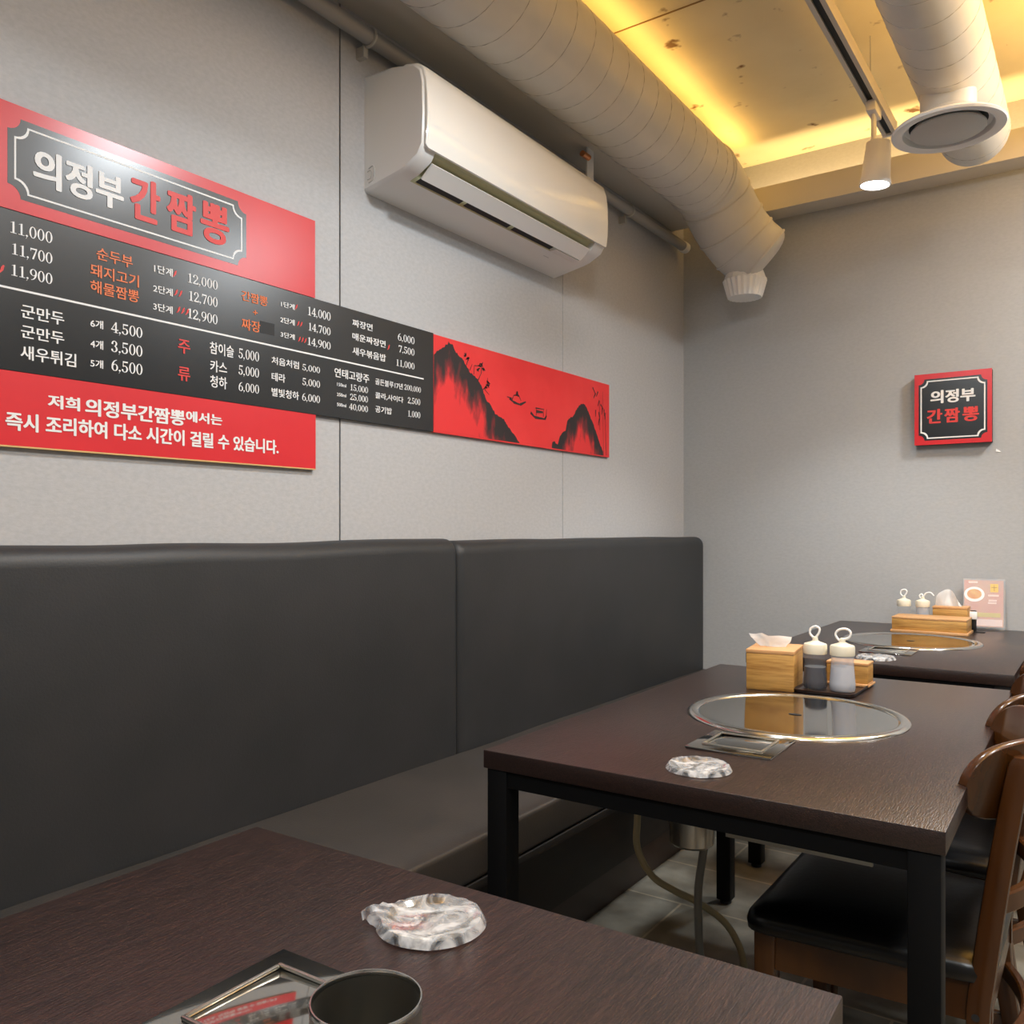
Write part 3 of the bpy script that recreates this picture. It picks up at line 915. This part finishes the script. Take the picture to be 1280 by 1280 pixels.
# ------------------------------------------------------------------ hanging duct with diffuser
CX2, CZ2, R2 = 1.325, 2.475, 0.111
t = thing('hanging_duct', 'grey spiral duct hanging near the ceiling with a round white diffuser', 'duct', (CX2, 2.5, CZ2))
rr = [R2, R2, R2, R2, R2 - .004, R2 - .014, R2 - .035]
part('pipe', tube(B(), [(CX2, -1.0, CZ2), (CX2, 1.0, CZ2), (CX2, 2.0, CZ2), (CX2, 3.36, CZ2), (CX2, 3.38, CZ2), (CX2, 3.392, CZ2), (CX2, 3.398, CZ2)], rr, 48), M['duct'], t, 60)
b = B(); pts = []
for i in range(36 * 24 + 1):
    a = 2 * PI * i / 24
    pts.append((CX2 + (R2 + .0003) * math.cos(a), -0.9 + 4.24 * i / (36 * 24), CZ2 + (R2 + .0003) * math.sin(a)))
tube(b, pts, 0.0011, 4)
part('spiral_seam', b, M['ductseam'], t, None)
DC = (1.316, 2.83)
part('neck', lathe(B(), [(.076, 2.45), (.076, 2.335), (.092, 2.325), (.092, 2.300)], (DC[0], DC[1], 0), 40, True, True), M['duct'], t, 30)
part('diffuser_ring', lathe(B(), [(.088, 2.31), (.120, 2.303), (.150, 2.294), (.156, 2.287), (.153, 2.281), (.138, 2.279), (.124, 2.284), (.120, 2.300), (.088, 2.305)], (DC[0], DC[1], 0), 56), M['white'], t, 40)
part('diffuser_throat', lathe(B(), [(.121, 2.302), (.0, 2.303)], (DC[0], DC[1], 0), 48), M['black'], t, None)
part('diffuser_plate', lathe(B(), [(.0, 2.292), (.098, 2.292), (.103, 2.288), (.103, 2.284), (.098, 2.281), (.0, 2.279)], (DC[0], DC[1], 0), 48), M['grey'], t, 40)

# ------------------------------------------------------------------ track and spotlight
t = thing('lighting_track', 'white lighting track hung on thin wires under the ceiling', 'lighting track', (1.035, 1.2, 2.57))
b = B()
box(b, 1.012, 1.026, -1.0, 3.43, 2.572, 2.578)
box(b, 1.046, 1.060, -1.0, 3.43, 2.572, 2.578)
box(b, 1.012, 1.016, -1.0, 3.43, 2.578, 2.612)
box(b, 1.056, 1.060, -1.0, 3.43, 2.578, 2.612)
box(b, 1.012, 1.060, -1.0, 3.43, 2.612, 2.618)
part('rail', b, M['trim'], t)
part('rail_slot', bx(1.0265, 1.0455, -1.0, 3.428, 2.5785, 2.60), M['black'], t)
part('end_cap', bx(1.010, 1.062, 3.43, 3.445, 2.570, 2.620, .002), M['white'], t)
for y in (3.12, 1.2):
    part('hanging_wire', tube(B(), [(1.036, y, 2.617), (1.036, y, ZC)], 0.0016, 6), M['ductseam'], t)
    part('wire_grip', bx(1.030, 1.042, y - .012, y + .012, 2.617, 2.632, .002), M['grey'], t)

t = thing('track_spotlight', 'lit white cylinder spotlight hanging from the lighting track', 'spotlight', (1.04, 3.17, 2.45))
ax = Vector((-0.012, 0.0, -0.15)).normalized()
top = Vector((1.052, 3.17, 2.445))
def on_axis(bm):
    q = ax.to_track_quat('Z', 'Y').to_matrix().to_4x4()
    bmesh.ops.transform(bm, matrix=Matrix.Translation(top) @ q, verts=bm.verts)
    return bm
part('lamp_head', on_axis(lathe(B(), [(.0, .0), (.034, .0), (.040, .004), (.043, .05), (.048, .12), (.052, .142), (.052, .150), (.047, .150), (.045, .138), (.0, .138)], n=36)), M['white'], t, 40)
lm = mat('lit_lamp_lens', srgb(255, 255, 255), 0.4, emit=(1, 0.97, 0.94, 1), estr=14)
part('lens', on_axis(lathe(B(), [(.0, .145), (.046, .145)], n=36)), lm, t, None)
part('yoke', bx(1.030, 1.042, 3.152, 3.188, 2.43, 2.545, .003), M['white'], t)
part('track_adapter', bx(1.020, 1.052, 3.12, 3.22, 2.54, 2.578, .004), M['white'], t)
sl = bpy.data.lights.new('spot_beam', 'SPOT')
sl.energy = 60; sl.spot_size = math.radians(95); sl.spot_blend = 0.6; sl.shadow_soft_size = 0.045; sl.color = WHITE
so = bpy.data.objects.new('spot_beam', sl); COL.objects.link(so)
so.parent = t
so.location = (top + ax * .158) - Vector(t.location)
so.rotation_euler = ax.to_track_quat('-Z', 'Y').to_euler()

# ------------------------------------------------------------------ grill tables
TH = 0.695

def make_table(label):
    t = thing('grill_table', label, 'table', (0, 0, 0), 0, 'grill tables along the bench')
    obj('tabletop', bx(-.378, .378, -.6, .6, TH - .033, TH, .002), M['tablewood'], t)
    b = B()
    for (a, c, d, e) in ((-.366, .366, -.592, -.57), (-.366, .366, .57, .592), (-.366, -.344, -.57, .57), (.344, .366, -.57, .57)):
        box(b, a, c, d, e, TH - .064, TH - .0335)
    obj('apron_frame', b, M['blksteel'], t)
    for sx in (-1, 1):
        for sy in (-1, 1):
            x0, x1 = sorted((sx * .330, sx * .372)); y0, y1 = sorted((sy * .554, sy * .596))
            lg = obj('leg', bx(x0, x1, y0, y1, .012, TH - .0335, .002), M['blksteel'], t)
            obj('foot', lathe(B(), [(.016, 0), (.016, .008), (.008, .012)], ((x0 + x1) / 2, (y0 + y1) / 2, 0), 16, True, True), M['black'], lg)
    gx, gy = .010, .008
    rm = obj('grill_rim', lathe(B(), [(.202, TH + .001), (.204, TH + .003), (.212, TH + .0065), (.220, TH + .0068), (.226, TH + .0045), (.229, TH + .0005), (.229, TH - .004)], (gx, gy, 0), 72), M['steel'], t, 60)
    obj('grill_lid', lathe(B(), [(.0, TH + .0018), (.185, TH + .0018), (.196, TH + .0030), (.2035, TH + .0022)], (gx, gy, 0), 72), M['mirror'], t, 60)
    b = B(); flat(b, [(gx + .014 * math.cos(k * PI / 8), gy + .008 * math.sin(k * PI / 8)) for k in range(16)], lambda u, v: (u, v, TH + .0026))
    obj('lid_hole', b, M['black'], t, None)
    b = B()
    px, py = .000, -.308
    box(b, px - .079, px + .079, py - .076, py + .076, TH, TH + .005, .002)
    pn = obj('control_plate', b, M['mirror'], t)
    b = B()
    for a, c, d, e in ((-.056, .056, -.052, -.048), (-.056, .056, .048, .052), (-.056, -.052, -.048, .048), (.052, .056, -.048, .048)):
        box(b, px + a, px + c, py + d, py + e, TH + .005, TH + .0085, .0012)
    obj('plate_ridge', b, M['brushed'], pn)
    obj('burner_housing', bx(-.05, .215, -.24, .12, .512, TH - .0335), M['blksteel'], t)
    obj('housing_edge', bx(-.052, .217, -.246, -.238, .497, .513), M['brushed'], t)
    obj('burner_can', lathe(B(), [(.0, .352), (.046, .352), (.052, .358), (.053, .40), (.053, TH - .06)], (-.244, .055, 0), 36), M['brushed'], t)
    return t

tab = make_table('middle dark grill table, standing between the nearest table and the back wall table')
tab.location = (1.1436, 1.850, 0)
tab.rotation_euler = (0, 0, math.radians(0.8))
dup(tab, (1.118, 3.315, 0), 0.0, 'dark grill table pushed against the back wall')
dup(tab, (1.1536, 0.157, 0), PI + math.radians(1.2), 'nearest dark wood table in the foreground with the steel cup on it')

# gas hoses under the middle table
hp = smooth_path([(.772, 1.885, .60), (.767, 1.881, .402), (.767, 1.881, .32), (.796, 1.902, .252), (.844, 1.935, .214), (.884, 1.963, .190), (.940, 2.002, .140), (.972, 2.024, .075), (.985, 2.03, .012), (1.03, 2.0, .009), (1.10, 1.93, .009)], 6)
tag(obj('gas_hose', tube(B(), hp, .0085, 12), M['hose'], None, 60), 'cream gas hose curving down to the floor under the middle table', 'hose')
hp = smooth_path([(.930, 1.90, .352), (.928, 1.897, .33), (.920, 1.890, .256), (.920, 1.890, .181), (.924, 1.894, .088), (.95, 1.88, .015), (1.02, 1.84, .010), (1.10, 1.80, .010)], 6)
tag(obj('gas_hose', tube(B(), hp, .0095, 12), M['hosegrey'], None, 60), 'grey hose hanging straight down from the steel can under the table', 'hose')

# ------------------------------------------------------------------ chairs
def outline_pillow(bm, out, levels):
    cx = sum(p[0] for p in out) / len(out); cy = sum(p[1] for p in out) / len(out)
    rings = []
    for ins, z in levels:
        ring = []
        for x, y in out:
            d = Vector((x - cx, y - cy)); L = d.length
            f = max((L - ins) / L, 0.02)
            ring.append((cx + d.x * f, cy + d.y * f, z))
        rings.append(ring)
    return loft(bm, rings)

def trapezoid(x0, x1, w0, w1, r, k=5):
    # x0 front with half width w0, x1 rear with half width w1
    cs = [(x1, w1), (x0, w0), (x0, -w0), (x1, -w1)]
    out = []
    for i, c in enumerate(cs):
        p = Vector(cs[i - 1]); q = Vector(c); s = Vector(cs[(i + 1) % 4])
        a = q + (p - q).normalized() * r; e = q + (s - q).normalized() * r
        for j in range(k + 1):
            u = j / k
            out.append(tuple(a * (1 - u) ** 2 + q * 2 * u * (1 - u) + e * u * u))
    return out

def sweep_box(path, wx, wy, bev=0.004):
    # square bar following a path in the x-z plane
    bm = B()
    rings = []
    for i, p in enumerate(path):
        p = Vector(p)
        w_ = wx[i] if isinstance(wx, (list, tuple)) else wx
        rings.append([(p.x + u, p.y + v, p.z) for u, v in rrect(-w_ / 2, w_ / 2, -wy / 2, wy / 2, bev, 2)])
    return loft(bm, rings)

def make_chair(label):
    t = thing('dining_chair', label, 'chair', (0, 0, 0), 0, 'wooden chairs facing the bench')
    SX = 1.40
    X = lambda x: x - SX
    fx, rx = X(1.160), X(1.560)
    out = trapezoid(fx, rx, .222, .190, .045)
    obj('seat_cushion', outline_pillow(B(), out, [(.012, .368), (.002, .372), (.0, .384), (.004, .396), (.014, .405), (.035, .410), (.075, .413), (.13, .414), (.19, .4135)]), M['blkleather'], t, 60)
    b = B()
    o1 = trapezoid(fx + .016, rx - .010, .200, .168, .012); 
    box(b, fx + .02, fx + .042, -.19, .19, .305, .3685)
    for s in (-1, 1):
        loft(b, [[(fx + .03, s * .200, z) for z in (.305, .3685)] + [(fx + .03, s * .178, z) for z in (.3685, .305)],
                 [(rx - .005, s * .178, z) for z in (.305, .3685)] + [(rx - .005, s * .156, z) for z in (.3685, .305)]])
    box(b, rx - .03, rx - .008, -.17, .17, .305, .3685)
    obj('seat_frame', b, M['chairwood'], t)
    for s in (-1, 1):
        obj('leg', sweep_box([(fx + .034, s * .186, 0), (fx + .036, s * .186, .18), (fx + .038, s * .186, .3680)], [.026, .034, .040], .038, .005), M['chairwood'], t)
    for s in (-1, 1):
        pth = smooth_path([(X(1.585), s * .176, 0), (X(1.552), s * .176, .16), (X(1.536), s * .175, .30), (X(1.545), s * .173, .40), (X(1.566), s * .171, .56), (X(1.588), s * .168, .70), (X(1.595), s * .167, .738)], 5)
        n = len(pth)
        wx = [.030 + .006 * math.sin(PI * i / (n - 1)) for i in range(n)]
        wx[-1] = .022; wx[-2] = .028
        po = obj('back_post', sweep_box(pth, wx, .030, .006), M['chairwood'], t)
        obj('screw_hole', tube(B(), [(X(1.533), s * .1755 - s * -.0152, .318), (X(1.533), s * .1755 + s * .0158, .318)], .006, 14), M['gap'], po)
    # curved top rail
    b = B()
    N = 36
    rings = []
    for i in range(N + 1):
        s = math.sin(PI / 2 * (-1 + 2 * i / N))
        y = .229 * s
        xm = X(1.624) - .105 * abs(s) ** 1.9
        hh = .0625 * max(1 - abs(s) ** 9.0, 0) ** 0.5 + .003
        slope = -.105 * 1.9 * abs(s) ** .9 * (1 if s > 0 else -1) / .229
        n2 = Vector((1, -slope, 0)).normalized()
        ring = []
        for u, v in ((-.0085, -hh + .004), (-.0085, hh - .004), (-.006, hh - .0012), (-.002, hh), (.002, hh), (.006, hh - .0012), (.0085, hh - .004), (.0085, -hh + .004), (.006, -hh + .0012), (0, -hh), (-.006, -hh + .0012)):
            v = max(-hh, min(hh, v)) if hh > .006 else v * .4
            ring.append((xm + v * .22 + n2.x * u, y + n2.y * u, .696 + v))
        rings.append(ring)
    loft(b, rings)
    obj('top_rail', b, M['chairwood'], t, 40)
    for z, x0, hh in ((.497, 1.562, .017), (.250, 1.545, .017)):
        b = B()
        rings = []
        for i in range(21):
            s = -1 + 2 * i / 20
            xm = X(x0) + .045 * (1 - s * s)
            sl = -.09 * s / .163
            n2 = Vector((1, -sl, 0)).normalized()
            rings.append([(xm + n2.x * u, .163 * s + n2.y * u, z + v) for u, v in ((-.008, -hh + .003), (-.008, hh - .003), (-.005, hh), (.005, hh), (.008, hh - .003), (.008, -hh + .003), (.005, -hh), (-.005, -hh))])
        loft(b, rings)
        obj('back_slat', b, M['chairwood'], t, 40)
    for s in (-1, 1):
        obj('side_stretcher', bx(fx + .05, X(1.54), s * .182 - .009, s * .182 + .009, .13, .155, .003), M['chairwood'], t)
    return t

ch = make_chair('brown wooden chair with black seat nearest the camera at the middle table')
ch.location = (1.40, 1.727, 0)
dup(ch, (1.392, 2.205, 0), math.radians(-1), 'brown wooden chair second from the camera at the middle table, beyond the nearest chair')
dup(ch, (1.39, 3.03, 0), 0.0, 'brown wooden chair at the back wall table, farthest from the camera')

# ------------------------------------------------------------------ plastic wrapped dishes
def wrapped_dish(label, loc, r, seed, tail=None):
    t = thing('wrapped_dish', label, 'dish', loc, 0, 'plastic wrapped dishes on the tables')
    obj('dish', lathe(B(), [(.0, .002), (r * .70, .002), (r * .80, .003), (r * .88, .0065), (r * .90, .0068), (r * .88, .0055), (r * .72, .0005), (.0, .0)], n=48), M['mirror'], t, 60)
    b = B()
    NR, NA = 22, 96
    dirs = [(math.cos(d), math.sin(d)) for d in (seed, seed + 0.9, seed + 2.1, seed + 2.8)]
    def zf(q, a):
        x, y = q * math.cos(a), q * math.sin(a)
        fold = 0.0
        for i, (c, s_) in enumerate(dirs):
            u, v = x * c + y * s_, -x * s_ + y * c
            n_ = noise.noise((u * 1.3 + seed, v * 4.6, seed + i * 7.3))
            fold = max(fold, (1 - min(abs(n_) * 3.2, 1)) * (0.6 + 0.4 * noise.noise((u * 2, v * 2, i))))
        base = .004 + .0045 * min(q / .88, 1) ** 3
        if q > .90:
            base = .0085 - .0073 * ((q - .90) / .10) ** 1.3
        return base + .0034 * fold * (1 if q < .9 else max(0.15, (1 - q) / .1))
    V = []
    for i in range(1, NR + 1):
        q = i / NR
        row = []
        for k in range(NA):
            a = 2 * PI * k / NA
            rr_ = r * q * (1 + .022 * noise.noise((math.cos(a) * 3, math.sin(a) * 3, seed)) * q)
            z = max(zf(q, a), .0012)
            if tail is not None and q > .7:
                da = abs((a - tail + PI) % (2 * PI) - PI)
                g = max(0, 1 - da / .42)
                g = g * g * (3 - 2 * g)
                rr_ += r * .36 * g * (q - .7) / .3
                z = max(z + .004 * g * math.sin(da * 40) * (q - .7) / .3 + .004 * g, .0012)
            row.append(b.verts.new((rr_ * math.cos(a), rr_ * math.sin(a), z)))
        V.append(row)
    c = b.verts.new((0, 0, zf(0.01, 0)))
    for k in range(NA):
        b.faces.new((c, V[0][k], V[0][(k + 1) % NA]))
        for i in range(NR - 1):
            b.faces.new((V[i][k], V[i + 1][k], V[i + 1][(k + 1) % NA], V[i][(k + 1) % NA]))
    obj('plastic_film', b, M['film'], t, 28)
    return t
wrapped_dish('round dish wrapped in clear plastic with a twisted tail on the nearest table', (1.144, .663, TH), .0555, 3.1, math.radians(203))
wrapped_dish('round dish wrapped in clear plastic on the middle table, before its control plate', (1.146, 1.347, TH), .0545, 8.7)
wrapped_dish('round dish wrapped in clear plastic on the table at the back wall', (1.118, 2.812, TH), .058, 14.2)

# ------------------------------------------------------------------ steel cup
t = thing('steel_cup', 'round stainless steel cup on the nearest table', 'cup', (1.303, .4085, TH))
obj('body', lathe(B(), [(.0, .002), (.030, .002), (.0325, .006), (.0345, .05), (.0352, .0875), (.0370, .0875), (.0362, .05), (.0340, .003), (.031, .0), (.0, .0)], n=56), M['cupsteel'], t, 40)
obj('rim', lathe(B(), [(.0351, .0870), (.0352, .0895), (.0358, .0908), (.0368, .0908), (.0374, .0895), (.0373, .0870)], n=56), M['steel'], t, 60)

# ------------------------------------------------------------------ bamboo boxes, bottles, tray
def tissue_sheet(seed, wd, ht, dp, dome):
    bm = B()
    N, K = 12, 8
    V = []
    for i in range(N + 1):
        u = i / N
        row = []
        for k in range(K + 1):
            v = k / K
            sp = (1.0 if dome else .55 + .45 * v)
            hf = (math.sqrt(max(1 - (2 * u - 1) ** 2, 0)) * .92 + .08) if dome else 1 - .35 * abs(u - .35)
            row.append(bm.verts.new(((u - .5) * wd * sp + .008 * noise.noise((u * 3, v * 2, seed)) - .010 * v, dp * math.sin(u * PI * 2 + seed) * (.3 + v) * .4 + .006 * noise.noise((u * 4, v * 3, seed + 4)),
                                     ht * v * hf + .004 * noise.noise((u * 5, v * 4, seed)))))
        V.append(row)
    for i in range(N):
        for k in range(K):
            bm.faces.new((V[i][k], V[i + 1][k], V[i + 1][k + 1], V[i][k + 1]))
    r = bmesh.ops.solidify(bm, geom=bm.faces[:], thickness=.0015)
    return bm

def tissue_box(label, loc, rz, wd, dp, ht, seed, tw, th, dome=False):
    t = thing('tissue_box', label, 'tissue box', loc, rz, 'bamboo tissue boxes')
    obj('box', bx(-wd / 2, wd / 2, -dp / 2, dp / 2, 0, ht - .009, .0015), M['bamboo'], t)
    b = B()
    box(b, -wd / 2 - .001, wd / 2 + .001, -dp / 2 - .001, dp / 2 + .001, ht - .009, ht, .0015)
    obj('lid', b, M['bamboolt'], t)
    b = tissue_sheet(seed, tw, th, .03, dome)
    bmesh.ops.translate(b, verts=b.verts, vec=(-.005, 0, ht - .002))
    obj('tissue', b, M['tissue'], t, 60)
    return t
R8 = math.radians(8)
c8 = Vector((0.960, 2.100)) + Matrix.Rotation(R8, 2) @ Vector((.0575, .075))
tissue_box('bamboo tissue box with white tissue beside the sauce tray, middle table', (c8.x, c8.y, TH), R8, .115, .15, .100, 1.3, .105, .034)
tissue_box('small bamboo tissue box with white tissue on the back wall table', (1.193, 3.815, TH), 0, .124, .085, .094, 4.2, .085, .068, True)

t = thing('sauce_tray', 'small brown tray under the two bottles on the middle table', 'tray', (1.142, 2.232, TH))
b = B()
outl = rrect(-.072, .072, -.122, .122, .022, 5)
outline_pillow(b, outl, [(.006, 0), (.002, .003), (.0, .010), (.0025, .0105), (.006, .005), (.012, .0035), (.05, .0032)])
obj('tray', b, M['traybrown'], t, 40)

def utensil_box(label, loc, wd, dp, ht, lip):
    t = thing('bamboo_box', label, 'box', loc, 0)
    obj('body', bx(-wd / 2, wd / 2, -dp / 2, dp / 2, lip, ht - .007, .0015), M['bamboo'], t)
    obj('lid', bx(-wd / 2 - .001, wd / 2 + .001, -dp / 2 - .001, dp / 2 + .001, ht - .007, ht, .0015), M['bamboolt'], t)
    obj('base', bx(-wd / 2 - .004, wd / 2 + .006, -dp / 2 - .012, dp / 2, 0, lip, .0015), M['bamboolt'], t)
    return t
utensil_box('small bamboo box behind the bottles on the brown tray', (1.160, 2.308, TH + .004), .100, .062, .058, .006)
utensil_box('long bamboo box in front of the bottles on the back wall table', (1.142, 3.675, TH), .262, .14, .060, .010)

def bottle(label, loc, liquid, s, loop, lv=.055, body='bottle'):
    t = thing('sauce_bottle', label, 'bottle', loc, 0, 'sauce bottles on the tables')
    obj('body', lathe(B(), [(.0, .001), (.0275 * s, .001), (.0295 * s, .005), (.0295 * s, .02), (.0265 * s, .055), (.0255 * s, .075), (.0265 * s, .087), (.0265 * s, .0885)], n=36), M[body], t, 60)
    obj('sauce', lathe(B(), [(.0, .003), (.0265 * s, .003), (.0283 * s, .008), (.0281 * s, .022), (.0255 * s, lv), (.0, lv)], n=36), liquid, t, 40)
    cp = obj('cap', lathe(B(), [(.0275 * s, .0875), (.0282 * s, .090), (.0282 * s, .108), (.0265 * s, .112), (.012 * s, .117), (.007 * s, .120), (.006 * s, .128), (.004 * s, .130), (.0, .130)], n=36), M['cream'], t, 35)
    pts = smooth_path([Vector((x, y, z)) for x, y, z in loop], 6)
    obj('cap_loop', tube(B(), pts, .0028, 8), M['white'], cp, 60)
    return t
LP1 = [(0, 0, .122), (-.006, 0, .128), (-.013, 0, .137), (-.011, 0, .149), (.001, 0, .155), (.010, 0, .150), (.009, 0, .140), (.003, 0, .130)]
LP2 = [(-.005, 0, .122), (-.013, 0, .130), (-.016, 0, .140), (-.008, 0, .150), (.008, 0, .153), (.019, 0, .146), (.017, 0, .134), (.006, 0, .128), (-.004, 0, .126)]
LP3 = [(-.008, 0, .122), (-.012, 0, .133), (-.004, 0, .139), (.003, 0, .131), (.012, 0, .143), (.028, 0, .146), (.041, 0, .134)]
bottle('clear bottle of dark soy sauce on the brown tray', (1.107, 2.183, TH + .0035), M['soy'], 1.0, LP1)
bottle('pale bottle of vinegar on the brown tray', (1.171, 2.187, TH + .0035), M['vinegar'], 1.04, LP2, .060, 'bottlepale')
bottle('small bottle of dark sauce behind the long bamboo box', (1.022, 3.79, TH), M['soy'], .95, LP1, .045)
bottle('small pale bottle behind the long bamboo box', (1.092, 3.79, TH), M['vinegar'], .95, LP3, .05, 'bottlepale')

# ------------------------------------------------------------------ acrylic menu stand
t = thing('menu_stand', 'upright clear acrylic stand with a colourful menu page on the back wall table', 'menu stand', (1.301, 3.876, TH), math.radians(5))
lean = Matrix.Rotation(math.radians(-8), 4, 'X')
def mp(name, bm, m, par=t):
    bmesh.ops.transform(bm, matrix=lean, verts=bm.verts)
    bmesh.ops.translate(bm, verts=bm.verts, vec=(0, 0, .006))
    return obj(name, bm, m, par, None)
pm = mat('menu_page_print', srgb(206, 170, 150), 0.4, col2=srgb(216, 150, 140), scale=9)
mp('acrylic_sheet', bx(-.074, .074, -.003, .0, 0, .198), M['acrylic'])
page = mp('menu_page', bx(-.070, .068, .0002, .0014, .006, .192), pm)
MF = lambda y: (lambda u, v: (u, y, v))
def ell(cx, cz, a, c, y):
    bm = B(); flat(bm, [(cx + a * math.cos(k * PI / 16), cz + c * math.sin(k * PI / 16)) for k in range(32)], MF(y)); return bm
mp('bowl_picture', ell(-.034, .135, .036, .030, -.0002), M['tissue'], page)
mp('soup_picture', ell(-.034, .136, .026, .020, -.0006), mat('soup_print', srgb(214, 150, 96), .5, col2=srgb(226, 186, 120), scale=40), page)
b = B(); flat(b, [(.022, .145), (.050, .145), (.050, .178), (.022, .178)], MF(-.0002))
mp('yellow_square', b, mat('yellow_print', srgb(236, 196, 84), .5), page)
b = B(); flat(b, [(.0352, .150), (.0368, .150), (.0368, .174), (.0352, .174)], MF(-.0006)); flat(b, [(.026, .163), (.046, .163), (.046, .165), (.026, .165)], MF(-.0006))
mp('square_symbol', b, mat('brown_print', srgb(150, 104, 40), .5), page)
b = B()
for z, x0, x1 in ((.128, .014, .052), (.108, .016, .045), (.098, .014, .044), (.180, -.055, -.022)):
    flat(b, [(x0, z), (x1, z), (x1, z + .007), (x0, z + .007)], MF(-.0002))
mp('print_line', b, mat('pale_print', srgb(240, 214, 204), .5), page)
b = B(); flat(b, [(-.062, .045), (.058, .045), (.058, .062), (-.062, .062)], MF(-.0002))
mp('yellow_band', b, mat('olive_print', srgb(206, 190, 130), .5), page)
b = B(); flat(b, [(-.066, .010), (.064, .010), (.064, .036), (-.066, .036)], MF(-.0002))
mp('pale_band', b, mat('pale_pink_print', srgb(228, 208, 204), .5), page)
obj('foot', bx(-.074, .074, -.010, .020, 0, .004, .001), M['acrylic'], t)

t = thing('call_bell', 'small white call button on a dark stem beside the menu stand', 'call bell', (1.277, 3.762, TH))
obj('button', bx(-.013, .013, -.004, .004, .050, .080, .002), M['white'], t)
obj('stem', bx(-.010, .010, .0005, .0085, .003, .084, .001), M['black'], t)
obj('base', bx(-.016, .040, -.012, .014, 0, .003, .001), M['black'], t)

# the helper used to draw the lettering is not part of the room
bpy.data.objects.remove(FONT_OBJ)
